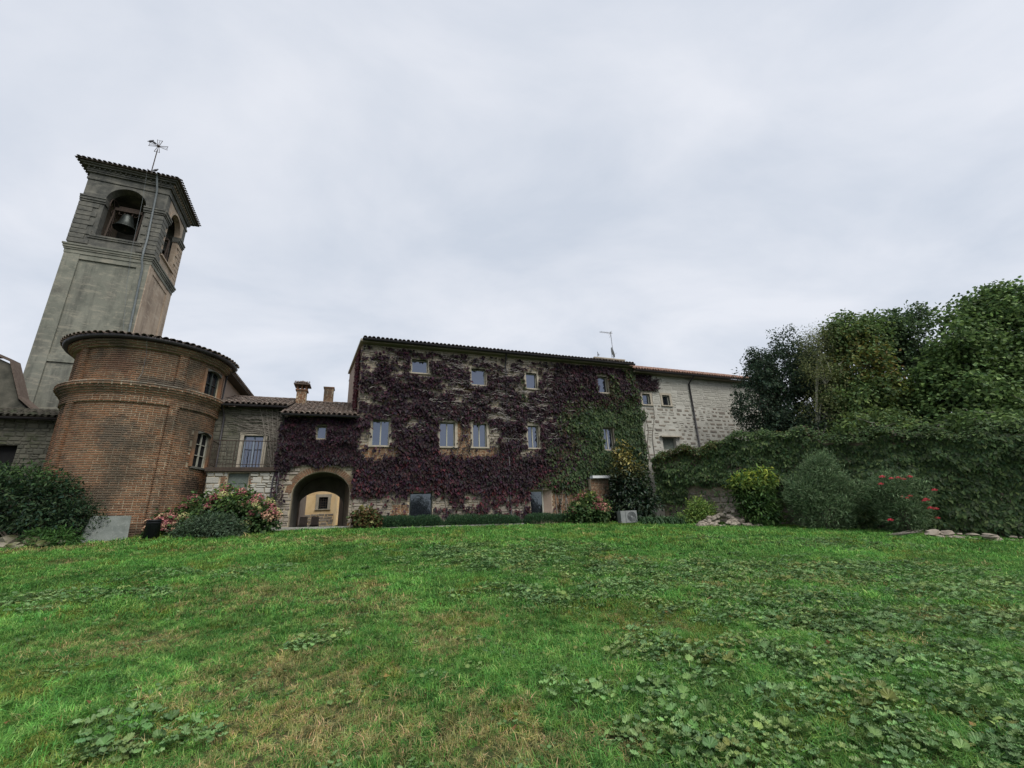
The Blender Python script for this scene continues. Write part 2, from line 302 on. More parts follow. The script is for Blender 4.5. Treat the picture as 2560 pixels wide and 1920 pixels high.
def ground_obj():
    g1 = np.concatenate([[-600, -200, -80, -40], np.linspace(-24, 24, 97), [40, 80, 200, 600]]); g2 = np.concatenate([[-600, -100, -20], np.linspace(-4, 28, 81), [50, 100, 300, 900]])
    X, Y = np.meshgrid(g1, g2); Z = gz(X, Y) + .02*(vnoise(X*1.3, Y*1.3, 5)-.5)
    n1 = len(g1); fs = [(j*n1+i, j*n1+i+1, (j+1)*n1+i+1, (j+1)*n1+i) for j in range(len(g2)-1) for i in range(n1-1)]
    mb = MB(); mb.add(np.stack([X, Y, Z], -1).reshape(-1, 3).tolist(), fs)
    m, nt, N, L, b = new_mat('lawn_soil')
    c = ramp(nt, nnoise(nt, .7, 6, .65), [(.3, (.03, .055, .016)), (.5, (.05, .085, .022)), (.68, (.09, .10, .04)), (.8, (.13, .11, .06))])
    c = nmix(nt, ramp(nt, nnoise(nt, 30, 3), [(.35, (.2, .2, .2)), (.7, (.9, .9, .9))]), (.04, .032, .02), c)
    L.new(c, b.inputs['Base Color']); b.inputs['Roughness'].default_value = 1; b.inputs['Specular IOR Level'].default_value = .1
    bn = N.new('ShaderNodeBump'); bn.inputs['Strength'].default_value = .8; bn.inputs['Distance'].default_value = .04; L.new(nnoise(nt, 22, 5), bn.inputs['Height']); L.new(bn.outputs[0], b.inputs['Normal'])
    setp(mb.build('lawn_ground', m, None, True), 'sloping lawn ground below the old buildings', None, None, 'structure')
ground_obj()

# ------------------------------------------------------------------ unit pieces
def unit_stone(seed, inset=.1, jit=.06):
    q = random.Random(seed); mb = MB(); j = lambda a: a + q.uniform(-jit, jit)
    bk = [(-.5, 0.6, -.5), (.5, .6, -.5), (.5, .6, .5), (-.5, .6, .5)]
    md = [(j(-.47), -.3, j(-.45)), (j(.47), -.3, j(-.45)), (j(.47), -.3, j(.45)), (j(-.47), -.3, j(.45))]
    fr = [(p[0]*(1-2*inset*.5), q.uniform(-1.1, -.8), p[2]*(1-2*inset)) for p in md]
    v = bk + md + fr; f = [(0, 1, 5, 4), (1, 2, 6, 5), (2, 3, 7, 6), (3, 0, 4, 7), (4, 5, 9, 8), (5, 6, 10, 9), (6, 7, 11, 10), (7, 4, 8, 11), (8, 9, 10, 11)]
    return mb.add(v, f)
STONES = [unit_stone(k, .12, .1) for k in range(8)]; BRICKS = [unit_stone(20+k, .03, .025) for k in range(5)]
def tile_mesh(seed=0, L=.46, r0=.098, r1=.08, n=6, th=.014):
    mb = MB(); vs = []; q = random.Random(seed)
    for (y, r, dz) in ((0, r0, 0), (L, r1, 0)):
        for rr in (r, r-th):
            for k in range(n+1):
                w = math.pi*k/n; vs.append((rr*math.cos(w), y, rr*math.sin(w)*.85 + dz))
    m = n+1; fs = []
    for k in range(n):
        fs.append((k, k+1, 2*m+k+1, 2*m+k)); fs.append((m+k+1, m+k, 3*m+k, 3*m+k+1)); fs.append((k+1, k, m+k, m+k+1))
    return mb.add(vs, fs)
TILES = [tile_mesh(0)]
def roof(parent, a0, a1, d0, z0, d1, z1, n_ind, mo=None, mj=None, pitch=.215, row=.36, rows=None, part='roof', back=None, hip=0):
    """slope rising from the eave (d0, z0) to the ridge (d1, z1)"""
    sl = math.atan2(z1-z0, d1-d0); ln = math.hypot(d1-d0, z1-z0); mb = MB()
    ct, sn = math.cos(sl), math.sin(sl)
    ah = a0+hip
    mb.hexa([(a0, d0, z0-.06), (a1, d0, z0-.06), (a1, d1, z1-.06), (ah, d1, z1-.06), (a0, d0, z0), (a1, d0, z0), (a1, d1, z1), (ah, d1, z1)])
    if hip: mb.add([(a0, d0, z0), (ah, d1, z1), (a0-.75, back[0], back[1]), (a0, d0, z0-.06), (a0-.75, back[0], back[1]-.06)], [(0, 1, 2), (0, 2, 4, 3)])
    if back: mb.hexa([(ah, d1, z1-.06), (a1, d1, z1-.06), (a1, back[0], back[1]-.06), (a0-(.75 if hip else 0), back[0], back[1]-.06), (ah, d1, z1), (a1, d1, z1), (a1, back[0], back[1]), (a0-(.75 if hip else 0), back[0], back[1])])
    rf = mb.build(part, m_deck, parent)
    items = []; nr = rows or int(ln/row)+1; nc = int((a1-a0)/pitch); PO[rf.name] = Vector()
    for i in range(nr):
        for j in range(nc):
            t = -.09 + i*row + random.uniform(-.025, .025); a = a0 + (j+.5)*(a1-a0)/nc + random.uniform(-.012, .012)
            if hip and a < a0 + hip*max(t, 0)/ln: continue
            off = .035 + .012*i*0 + random.uniform(-.006, .008)
            M_ = Matrix.Translation((a, d0 + t*ct - off*sn, z0 + t*sn + off*ct)) @ Matrix.Rotation(sl - .03 + random.uniform(-.02, .02), 4, 'X') @ Matrix.Rotation(random.uniform(-.03, .03), 4, 'Z')
            items.append(M_)
    pieces(rf, 'tile', items, TILES, mo or m_tile_o, mj or m_tile_j, n_ind, rest='tile_field')
    # channel tiles between the cover tiles
    ch = MB()
    for i in range(nr):
        for j in range(nc+1):
            t = -.13 + i*row; a = a0 + j*(a1-a0)/nc; o_ = .012
            if hip and a < a0 + hip*max(t+.3, 0)/ln: continue
            pts = []
            for tt in (t, t+.42):
                for (da, dz) in ((-.085, .03), (0, -.002), (.085, .03)): pts.append((a+da, d0 + tt*ct - (o_+dz)*sn, z0 + tt*sn + (o_+dz)*ct + (.012 if tt == t else 0)))
            ch.cur = random.random(); ch.add(pts, [(0, 1, 4, 3), (1, 2, 5, 4)])
    c = ch.build('channel_tile_field', mj or m_tile_j, rf, rnd=True); c['kind'] = 'stuff'
    # ridge
    if back:
        rd = []
        for k in range(int((a1-ah)/.38)): rd.append(Matrix.Translation((ah+.02+k*.38, d1, z1+.03+random.uniform(0, .01))) @ Matrix.Rotation(-math.pi/2, 4, 'Z') @ Matrix.Scale(1.1, 4))
        pieces(rf, 'ridge_tile', rd, TILES, mo or m_tile_o, mj or m_tile_j, 60)
    return rf
def gutter(parent, a0, a1, d, z, r=.085, name='gutter'):
    mb = MB(); n = 6; vs = []; fs = []
    for a in (a0, a1):
        for rr in (r, r-.012):
            for k in range(n+1):
                w = math.pi + math.pi*k/n; vs.append((a, d + rr*math.cos(w), z + rr*math.sin(w)))
    m = n+1
    for k in range(n): fs += [(k, k+1, 2*m+k+1, 2*m+k), (m+k, m+k+1, 3*m+k+1, 3*m+k), (k, k+1, m+k+1, m+k), (2*m+k, 2*m+k+1, 3*m+k+1, 3*m+k)]
    mb.add(vs, fs); return mb.build(name, m_metal, parent, True)
def courses(x0, x1, z0, z1, h, w, holes=(), gap=.018, keep=None, q=random):
    out = []; z = z0
    while z < z1-.03:
        hh = min(q.uniform(*h), z1-z); x = x0 - q.uniform(0, w[0])
        while x < x1-.03:
            ww = q.uniform(*w); a, b = max(x, x0), min(x+ww, x1); x += ww
            for (h0, h1, g0, g1) in holes:
                if z+hh > g0 and z < g1 and b > h0 and a < h1:
                    if a < h0: b = min(b, h0)
                    elif b > h1: a = max(a, h1)
                    else: a = b
            if b-a < .07: continue
            if keep and not keep((a+b)/2, z+hh/2): continue
            if h[1] > h[0] and hh > .17 and q.random() < .3:
                k_ = q.uniform(.35, .65); out.append(((a+b)/2, z+hh*k_/2, b-a-gap, hh*k_-gap)); out.append(((a+b)/2, z+hh*(1+k_)/2, (b-a-gap)*q.uniform(.8, 1), hh*(1-k_)-gap))
            else: out.append(((a+b)/2, z+hh/2 + (q.uniform(-.015, .015) if h[1] > h[0] else 0), b-a-gap*q.uniform(.6, 1.8), hh-gap*q.uniform(.6, 1.6)))
        z += hh
    return out
def face_items(lst, d, proud=(.02, .04)):
    return [Matrix.Translation((x, d, z)) @ Matrix.Rotation(random.uniform(-.012, .012), 4, 'Y') @ Matrix.Diagonal((w, random.uniform(*proud), h, 1)) for (x, z, w, h) in lst]
def window(parent, s0, s1, z0, z1, d=.14, panes=2, frame=None, glass=None, sur=.13, sill=True, name='window', fw_=.05, lintel=True, jamb=True, face=0.0):
    frame = frame or m_frame; glass = glass or m_glass
    mb = MB(); f_ = fw_; dd = (d, d+.06)
    mb.box(s0, s0+f_, *dd, z0, z1); mb.box(s1-f_, s1, *dd, z0, z1); mb.box(s0+f_, s1-f_, *dd, z0, z0+f_); mb.box(s0+f_, s1-f_, *dd, z1-f_, z1)
    wd = (s1-s0-2*f_)/panes
    for k in range(1, panes): c = s0+f_+k*wd; mb.box(c-.03, c+.03, d-.012, d+.06, z0+f_, z1-f_)
    w = mb.build(name, frame, parent); PO[w.name] = Vector()
    for k in range(panes):
        p = MB().box(s0+f_+k*wd + (.03 if k else 0), s0+f_+(k+1)*wd - (.03 if k < panes-1 else 0), d+.025, d+.04, z0+f_, z1-f_); p.build('pane', glass, w)
    MB().box(s0+.001, s1-.001, d+.075, d+.09, z0+.001, z1-.001).build('dark_backing', m_dark, w)  # added dark sheet, its colour stands for the shade of the room behind
    if sur:
        if jamb:
            MB().box(s0-sur, s0, face-.035, d+.05, z0, z1).build('jamb', m_surround, w); MB().box(s1, s1+sur, face-.033, d+.05, z0, z1).build('jamb', m_surround, w)
        if lintel: MB().box(s0-sur-.03, s1+sur+.03, face-.03, d+.05, z1, z1+sur).build('lintel', m_surround, w)
    if sill: MB().box(s0-sur-.02, s1+sur+.02, face-.09, d+.02, z0-.07, z0).build('sill', m_surround if sur else m_kerb, w)
    return w
def pipe(parent, path, r, mat, name='downpipe', clips=()):
    p = MB().tube(path, r, 8).build(name, mat, parent, True); PO[p.name] = Vector()
    for c in clips: MB().tube([(c[0], c[1], c[2]-.02), (c[0], c[1], c[2]+.02)], r+.012, 8).build('pipe_clip', mat, p)
    return p

# ------------------------------------------------------------------ bell tower
tw = thing('bell_tower', 'tall grey rendered bell tower with open arched belfry behind the round apse', 'tower', TR, -1.9, 1.9, 1.4)
TW, TD = 3.85, 3.75
sh = MB().box(-TW+.1, -.1, .1, TD-.1, 1.0, 17.0).build('shaft', m_tower, tw); PO[sh.name] = Vector()
def lesene(x0, x1, y0, y1, mat): MB().box(x0, x1, y0, y1, 1.0, 16.6).build('corner_strip', mat, sh)
lesene(-TW, -TW+.68, 0, .5, m_tower); lesene(-.62, -.05, 0, .5, m_tower); MB().box(-.0502, 0, .004, .5, 1.0, 16.6).build('corner_strip', m_tower_w, sh); lesene(-.5, -.002, TD-.7, TD, m_tower_w); lesene(-TW, -TW+.5, TD-.6, TD, m_tower)
MB().box(-TW+.68, -.62, .02, .3, 16.3, 16.6).build('panel_band', m_tower, sh); MB().box(-TW+.68, -.62, .022, .3, 10.2, 10.6).build('panel_band', m_tower, sh)
MB().box(-.3, -.02, .5, TD-.7, 16.3, 16.6).build('panel_band', m_tower_w, sh); MB().box(-.098, -.06, .5, TD-.7, 1.0, 16.3).build('side_panel', m_tower_w, sh)
def ring(mb, o, z0, z1): mb.box(-TW-o, o, -o, TD+o, z0, z1)
cn = MB(); ring(cn, .02, 16.6, 16.82); ring(cn, .06, 16.82, 16.92); ring(cn, .1, 16.92, 17.06); ring(cn, .14, 17.06, 17.16); cn.build('cornice', m_tower, tw)
pl = MB(); ring(pl, .0, 17.16, 17.24); pl.build('belfry_floor', m_tower_d, tw)
bf = MB(); th = .5
arch_wall(bf, -TW, 0, 17.24, 21.64, -2.8, -.92, 17.93, 20.45, 21.42, 0, th)
arch_wall(bf, -TW, 0, 17.24, 21.64, -1.55, -.92, 17.93, 20.45, 21.0, TD-th, TD)
o = bf.build('belfry_wall', m_tower_d, tw)
bs = MB()
arch_wall(bs, th, TD-th, 17.24, 21.64, .95, 2.8, 17.93, 20.45, 21.42, 0, .26, T=lambda x, y, z: (-y, x, z))
bs.box(-TW, -TW+th, th, TD-th, 17.24, 21.64)
bs.build('belfry_side_wall', m_tower_w, tw)
MB().box(-TW+th, -th, th, TD-th, 21.5, 21.64).build('belfry_ceiling', m_tower_d, tw)
def arch_trim(T, x0, x1, spring, top, w=.16, n=20, mat=m_tower_d):
    mb = MB(); c, a = (x0+x1)/2, (x1-x0)/2; b = top-spring
    for i in range(n):
        t0, t1 = math.pi*i/n, math.pi*(i+1)/n; q = []
        for y in (-.05, .12):
            for (t, e) in ((t0, .0), (t1, .0), (t1, w), (t0, w)): q.append(T(c-(a+e)*math.cos(t), y, spring+(b+e)*math.sin(t)))
        mb.hexa([q[0], q[1], q[2], q[3], q[4], q[5], q[6], q[7]])
    mb.build('arch_moulding', mat, tw)
TX = lambda x, y, z: (x, y, z); TY = lambda x, y, z: (-y, x, z)
arch_trim(TX, -2.8, -.92, 20.45, 21.42); arch_trim(TY, .95, 2.8, 20.45, 21.42, mat=m_tower_w)
for (x0, x1, T) in ((-TW-.06, -2.74, TX), (-.98, .06, TX), (-.06, 1.0, TY), (2.75, TD+.06, TY)):
    cp = MB()
    for (e, z0, z1) in ((0, 20.08, 20.2), (.05, 20.2, 20.36), (.09, 20.36, 20.45)):
        cp.hexa([T(*p) for p in ((x0, -.06-e, z0), (x1, -.06-e, z0), (x1, .3, z0), (x0, .3, z0), (x0, -.06-e, z1), (x1, -.06-e, z1), (x1, .3, z1), (x0, .3, z1))])
    cp.build('capital_band', m_tower_d, tw)
MB().box(-3.0, -.72, -.1, .2, 17.83, 17.93).build('sill', m_tower_d, tw); MB().box(-3.08, -.64, -.06, .2, 17.72, 17.83).build('sill', m_tower_d, tw)
MB().hexa([TY(*p) for p in ((.8, -.1, 17.83), (2.95, -.1, 17.83), (2.95, .2, 17.83), (.8, .2, 17.83), (.8, -.1, 17.93), (2.95, -.1, 17.93), (2.95, .2, 17.93), (.8, .2, 17.93))]).build('sill', m_tower_w, tw)
for k in range(9):                      # rusticated quoins
    z0 = 17.3 + k*.305; z1 = z0 + .265; w = .86 if k % 2 == 0 else .62
    for (x0, x1, y0, y1, mt) in ((-TW-.05, -TW+w, -.05, .3, m_tower_d), (-w+.02, .05, -.05, w-.05, m_tower_d), (-.3, .051, TD-w, TD+.05, m_tower_w)):
        MB().box(x0, x1, y0, y1, z0, z1).build('quoin', mt, tw)
en = MB(); ring(en, .05, 21.64, 21.78); ring(en, .0, 21.78, 22.1); ring(en, .1, 22.1, 22.2); ring(en, .14, 22.2, 22.4); ring(en, .3, 22.4, 22.5); ring(en, .4, 22.5, 22.58); en.build('entablature', m_tower_d, tw)
for k in range(17):                     # corbels under the eave
    x = -TW-.02 + k*(TW+.04)/16
    MB().box(x-.035, x+.035, -.22, -.141, 22.3, 22.398).build('corbel', m_tower_d, tw)
    if k < 16: MB().box(.141, .22, x+TW-.02, x+TW+.05, 22.3, 22.398).build('corbel', m_tower_w, tw)
rf = MB(); e = .52; cx, cy = -TW/2, TD/2
rv = [(-TW-e, -e, 22.58), (e, -e, 22.58), (e, TD+e, 22.58), (-TW-e, TD+e, 22.58)]; rw = [(x, y, 22.68) for x, y, z in rv]
rf.add(rv + rw + [(cx, cy, 23.6)], [(3, 2, 1, 0), (0, 1, 5, 4), (1, 2, 6, 5), (2, 3, 7, 6), (3, 0, 4, 7), (4, 5, 8), (5, 6, 8), (6, 7, 8), (7, 4, 8)])
trf = rf.build('roof', m_deck, tw); PO[trf.name] = Vector(); its = []
for side in range(4):
    hw = (TW if side % 2 == 0 else TD)/2 + e; dist = (TD if side % 2 == 0 else TW)/2 + e; nt_ = int(2*hw/.23)
    sl = math.atan2(.92, dist)
    for j in range(nt_):
        x = -hw + (j+.5)*2*hw/nt_
        for i in range(5):
            t = -.12 + i*.36
            if abs(x) > hw*(1-max(0, t)*math.cos(sl)/dist) - .02: continue
            its.append(Matrix.Translation((cx, cy, 0)) @ Matrix.Rotation(side*math.pi/2, 4, 'Z') @ Matrix.Translation((x, -dist + t*math.cos(sl), 22.68 + t*math.sin(sl))) @ Matrix.Rotation(sl, 4, 'X') @ Matrix.Diagonal((.9, 1, .42, 1)))
pieces(trf, 'tile', its, TILES, m_tile_o, m_tile_j, 90, [10 - M_.translation.z + (2 if M_.translation.y < 0 else 0) for M_ in its], 'tile_field')
pipe(tw, [(-.62, -.5, 22.66), (-.6, -.42, 22.35), (-.56, -.14, 21.7), (-.42, -.14, 18.2), (-.38, -.28, 17.2), (-.36, -.28, 16.7), (-.32, -.08, 16.2), (-.17, -.08, 12), (-.12, -.08, 7)], .055, m_zinc, clips=[(-.5, -.14, 20), (-.2, -.08, 13)])
pipe(tw, [(-1.12, -.6, 22.7), (-1.1, -.5, 22.4), (-1.02, -.32, 20.4), (-.9, -.34, 17.2), (-.72, -.3, 15), (-.5, -.36, 13.5), (-.28, -.3, 11.6), (-.1, -1.2, 9.7), (.15, -2.6, 9.2)], .007, m_zinc, 'lightning_cable')
# pole and wheel frame in the belfry
def bell(x, y, zm, r, label):
    b = thing('bell', label, 'bell', TR, x, y, zm)
    prof = [(0, r*1.75), (r*.25, r*1.74), (r*.42, r*1.62), (r*.5, r*1.3), (r*.58, r*.8), (r*.75, r*.35), (r*.95, r*.08), (r, 0), (r*.93, 0), (r*.7, r*.35), (r*.5, r*.9), (0, r*1.5)]
    MB().lathe(prof, 24, (x, y, zm)).build('bell_body', m_bell, b, True)
    y2 = MB(); y2.box(x-r*1.15, x+r*1.15, y-.09, y+.09, zm+r*2.05, zm+r*2.4); y2.box(x-r*.85, x+r*.85, y-.07, y+.07, zm+r*2.4, zm+r*2.62)
    for k in (-1, 1): y2.tube([(x+k*r*.3, y, zm+r*1.7), (x+k*r*.35, y, zm+r*2.06)], .035, 6); y2.tube([(x+k*r*.75, y, zm+r*2.1), (x+k*r*.8, y, zm+r*1.75), (x+k*r*.5, y, zm+r*1.65)], .03, 6)
    y2.build('headstock', m_iron, b)
    MB().tube([(x, y, zm+r*1.4), (x+.04, y, zm+.05), (x+.05, y, zm-.12)], [.02, .03, .055], 6).build('clapper', m_iron, b)
    w = MB(); c = (x-r*1.25, y, zm+r*2.2); n = 18
    w.tube([(c[0], c[1]+.55*math.cos(2*math.pi*k/n), c[2]+.55*math.sin(2*math.pi*k/n)) for k in range(n+1)], .028, 6, False)
    for k in range(3): a = math.pi*k/3; w.tube([(c[0], c[1]-.55*math.cos(a), c[2]-.55*math.sin(a)), (c[0], c[1]+.55*math.cos(a), c[2]+.55*math.sin(a))], .016, 5)
    w.build('bell_wheel', m_iron, b)
    fr_ = MB()
    for k in (-1, 1):
        fr_.tube([(x+k*r*1.2, y-.35, 17.24), (x+k*r*1.2, y, zm+r*2.2)], .05, 6); fr_.tube([(x+k*r*1.2, y+.35, 17.24), (x+k*r*1.2, y, zm+r*2.2)], .05, 6)
    fr_.build('bell_frame', m_iron, b); return b
bell(-1.92, .7, 19.1, .57, 'large bronze bell hanging in the front belfry arch')
bell(-.62, 1.95, 18.75, .4, 'smaller bell in the side arch of the belfry')
rl = MB()
for z in (18.2, 18.5): rl.tube([(-2.8, TD-.3, z), (-.92, TD-.3, z)], .02, 5)
for x in (-2.3, -1.8, -1.3): rl.tube([(x, TD-.3, 17.93), (x, TD-.3, 18.5)], .016, 5)
rl.build('belfry_rail', m_iron, tw)
# cross
cr_ = thing('roof_cross', 'thin iron cross with flared arms on the tower roof', 'cross', TR, cx, cy, 23.6)
MB().tube([(cx, cy, 23.5), (cx, cy, 26.45)], .028, 6).build('pole', m_iron, cr_)
CZ = 26.75
ca = MB()
for k in range(4):
    a = k*math.pi/2; dx, dz = math.sin(a), math.cos(a); px, pz = dz, -dx; l = .52
    p = [(cx+dx*.05+px*s*.035, cy, CZ+dz*.05+pz*s*.035) for s in (-1, 1)]; q = [(cx+dx*l+px*s*.15, cy, CZ+dz*l+pz*s*.15) for s in (-1, 1)]; mid = (cx+dx*(l-.05), cy, CZ+dz*(l-.05))
    ca.tube([p[0], q[0], mid, q[1], p[1]], .017, 5)
    ca.tube([(cx+dx*.05, cy, CZ+dz*.05), mid], .012, 5)
ca.build('arm', m_iron, cr_)
MB().lathe([(0, -.09), (.08, -.04), (.09, .04), (0, .09)], 8, (cx, cy, CZ)).build('boss', m_iron, cr_)
MB().tube([(cx-.2, cy, 24.62), (cx+.22, cy, 24.62)], .012, 5).build('bracket', m_iron, cr_)
def pigeon(x, z, flip, label):
    p = bpy.data.meshes.new('pigeon'); mb = MB()
    f = -1 if flip else 1
    mb.tube([(x-f*.17, cy, z+.03), (x-f*.1, cy, z+.06), (x-f*.02, cy, z+.09), (x+f*.06, cy, z+.13), (x+f*.1, cy, z+.19), (x+f*.115, cy, z+.225), (x+f*.135, cy, z+.235), (x+f*.175, cy, z+.225)], [.012, .03, .065, .068, .045, .03, .032, .004], 8)
    b = thing('pigeon', label, 'bird', TR, x, cy, z, 'pigeons on the roof cross'); mb.build('body', m_feather, b, True)
    MB().tube([(x, cy, z-.02), (x, cy, z+.06)], .008, 4).build('leg', m_iron, b)
pigeon(cx-.47, CZ+.15, False, 'outermost pigeon perched on the tip of the cross arm'); pigeon(cx-.24, CZ+.1, True, 'pigeon perched on the cross arm close to its centre')
pigeon(cx+.17, 24.64, False, 'higher of the two pigeons low on the cross pole'); pigeon(cx-.08, 24.45, True, 'lowest pigeon clinging to the cross pole')

# ------------------------------------------------------------------ church apse and nave
AC = (-14.83, .92); AR = 2.66; CH = .086
ap = thing('round_apse', 'round two-tier ochre brick church apse with corbelled cornices and tiled roof', 'church', FR, AC[0], AC[1]-AR, 1.3)
def apt(th, r, z): t = R(th); return (AC[0] + r*math.sin(t), AC[1] - r*math.cos(t), z)
AW = [(64., 85., 4.12, 5.62), (62., 84., 7.25, 8.42)]
PANELS = [(-107, -40.5), (-32.5, 35.6), (43.5, 110)]
def prof(th, z, g=0):
    r = AR
    if z < 6.45 or (7.15 < z < 8.62):
        if any(a-g < th < b+g for a, b in PANELS): r -= .085
    if z < 1.95: r += .05
    if 6.80 <= z < 6.89: r += .05
    if 6.89 <= z < 6.97: r += .11
    if 6.97 <= z < 7.06: r += .18
    if 7.06 <= z < 7.15: r += .24
    if 8.66 <= z < 8.74: r += .05
    if 8.74 <= z < 8.83: r += .13
    if 8.83 <= z < 8.92: r += .2
    return r
zs = [1.0 + .086*i for i in range(93)]; ths = sorted(set(list(np.arange(-100, 101, 2.5)) + [a for p in PANELS for a in (p[0]-1, p[1]+1) if abs(a) < 100] + [w for q in AW for w in q[:2]]))
zs = sorted(set(zs + [w for q in AW for w in q[2:]]))
core = MB()
for i in range(len(zs)-1):
    zc = (zs[i]+zs[i+1])/2
    for j in range(len(ths)-1):
        tcn = (ths[j]+ths[j+1])/2
        if any(a < tcn < b and c < zc < d for a, b, c, d in AW): continue
        r1 = prof(tcn, zc, 1.0) - .014; ri = AR-.3
        core.hexa([apt(ths[j], r1, zs[i]), apt(ths[j+1], r1, zs[i]), apt(ths[j+1], ri, zs[i]), apt(ths[j], ri, zs[i]), apt(ths[j], r1, zs[i+1]), apt(ths[j+1], r1, zs[i+1]), apt(ths[j+1], ri, zs[i+1]), apt(ths[j], ri, zs[i+1])])
aw = core.build('wall', m_mortar, ap); PO[aw.name] = Vector()
items, prio = [], []; zc = 1.043; row = 0
while zc < 8.9:
    dth = math.degrees(.262/AR); bd = [-97, -40.5, -32.5, 35.6, 43.5, 97]
    for si in range(5):
        lo_, hi_ = (bd[si]-.9, bd[si+1]+.9) if si in (0, 2, 4) else (bd[si], bd[si+1]); t = lo_ - (dth/2 if row % 2 else 0)
        while t < hi_-.3:
            wdt = dth if random.random() < .72 else dth*.5; t1 = min(t+wdt, hi_); t0_ = max(t, lo_); tm = (t0_+t1)/2; wd_ = t1-t0_; t += wdt
            if wd_ < 1.0 or any(a-2 < tm < b+2 and c-.03 < zc < d+.05 for a, b, c, d in AW): continue
            r = prof(min(max(tm, bd[si]+.1), bd[si+1]-.1), zc) + random.uniform(-.004, .005)
            items.append(Matrix.Translation(apt(tm, r, zc)) @ Matrix.Rotation(R(tm) + random.uniform(-.012, .012), 4, 'Z') @ Matrix.Translation((0, .05 if si in (1, 3) else 0, 0)) @ Matrix.Diagonal((AR*R(wd_)-(.004 if si in (1, 3) and wd_ < dth*.99 else random.uniform(.014, .026)), .066 if si in (1, 3) else .014, random.uniform(.047, .061), 1)))
            prio.append(-abs(tm-18)/40 - abs(zc-3.9)/1.3)
    row += 1; zc += CH
pieces(aw, 'brick', items, BRICKS, m_brick_o, m_brick_j, 300, prio, 'brick_field')
lg = MB(); lg.lathe([(AR+.2, 7.14), (AR+.26, 7.15), (AR+.25, 7.17), (AR-.06, 7.26)], 60, (AC[0], AC[1], 0), R(-190), R(10)); lg.build('ledge', m_plaster, ap)
gt = MB(); gt.lathe([(AR+.2, 8.93), (AR+.3, 8.9), (AR+.37, 8.93), (AR+.4, 9.02), (AR+.385, 9.03), (AR+.35, 8.96), (AR+.2, 8.97)], 60, (AC[0], AC[1], 0), R(-190), R(10)); gt.build('gutter', m_metal, ap, True)
cone = MB().lathe([(AR+.38, 9.0), (0.05, 9.85)], 60, (AC[0], AC[1], 0), R(-190), R(10)); arf = cone.build('roof', m_deck, ap); PO[arf.name] = Vector()
its = []; sl = math.atan2(.85, AR+.33)
for i in range(4):
    rr = AR + .46 - i*.36*math.cos(sl); nn = int(math.pi*rr*1.08/.23)
    for j in range(nn):
        t = -97 + (j+.5)*194/nn + random.uniform(-.4, .4)
        its.append(Matrix.Translation((AC[0], AC[1], 9.03 + i*.36*math.sin(sl) + random.uniform(-.01, .015))) @ Matrix.Rotation(R(t), 4, 'Z') @ Matrix.Translation((0, -rr, 0)) @ Matrix.Rotation(sl-.05, 4, 'X'))
pieces(arf, 'tile', its, TILES, m_tile_o, m_tile_j, 130, None, 'tile_field')
def apse_window(q, arched):
    a, b, c, d = q; rr = AR-.2; mb = MB()
    mid = (a+b)/2
    def P(u, v, y): return apt(a+(b-a)*u, rr+y, c+(d-c)*v)
    def bar(u0, u1, v0, v1, y0=0, y1=.05): mb.hexa([P(u0, v0, y1), P(u1, v0, y1), P(u1, v0, y0), P(u0, v0, y0), P(u0, v1, y1), P(u1, v1, y1), P(u1, v1, y0), P(u0, v1, y0)])
    bar(0, .06, 0, 1); bar(.94, 1, 0, 1); bar(.06, .94, 0, .03); bar(.06, .94, .97, 1)
    bar(.47, .53, .03, .97)
    for v in ((.33, .64) if arched else (.48,)): bar(.06, .47, v, v+.02, .005, .045); bar(.53, .94, v, v+.02, .005, .045)
    w = mb.build('window', m_frame if arched else m_fdark, ap); PO[w.name] = Vector()
    g = MB(); g.hexa([P(0, 0, .02), P(1, 0, .02), P(1, 0, .01), P(0, 0, .01), P(0, 1, .02), P(1, 1, .02), P(1, 1, .01), P(0, 1, .01)]); g.build('pane', m_dark if arched else m_glassd, w)
    s_ = MB()
    for k in range(6):                   # segmental soffit
        u0_, u1_ = k/6, (k+1)/6; h0, h1 = .13*(1-math.sin(math.pi*u0_)), .13*(1-math.sin(math.pi*u1_))
        s_.hexa([apt(a+(b-a)*u0_, AR-.01, d-h0), apt(a+(b-a)*u1_, AR-.01, d-h1), apt(a+(b-a)*u1_, AR-.15, d-h1), apt(a+(b-a)*u0_, AR-.15, d-h0), apt(a+(b-a)*u0_, AR-.01, d+.002), apt(a+(b-a)*u1_, AR-.01, d+.002), apt(a+(b-a)*u1_, AR-.15, d+.002), apt(a+(b-a)*u0_, AR-.15, d+.002)])
    s_.build('lintel', m_tower_d, w)
    MB().hexa([apt(a-1, AR+.04, c-.07), apt(b+1, AR+.04, c-.07), apt(b+1, AR-.25, c-.07), apt(a-1, AR-.25, c-.07), apt(a-1, AR+.04, c), apt(b+1, AR+.04, c), apt(b+1, AR-.25, c), apt(a-1, AR-.25, c)]).build('sill', m_tower_d, w)
    for (e0, e1) in ((a-2.2, a-.02), (b+.02, b+2.6)): MB().hexa([apt(e0, AR+.005, c), apt(e1, AR+.005, c), apt(e1, AR-.15, c), apt(e0, AR-.15, c), apt(e0, AR+.005, d), apt(e1, AR+.005, d), apt(e1, AR-.15, d), apt(e0, AR-.15, d)]).build('jamb', m_brick_o, w)
apse_window(AW[0], True); apse_window(AW[1], False)
MB().lathe([(AR-.35, 1), (AR-.35, 8.9)], 40, (AC[0], AC[1], 0), R(-190), R(10)).build('dark_inner_shell', m_dark, ap)  # added near-black shell, the unlit apse interior put into its colour
nv = MB(); nv.box(-17.3, -12.42, 1.45, 14, 1.0, 8.75); nv.build('nave_wall', m_pink, ap)
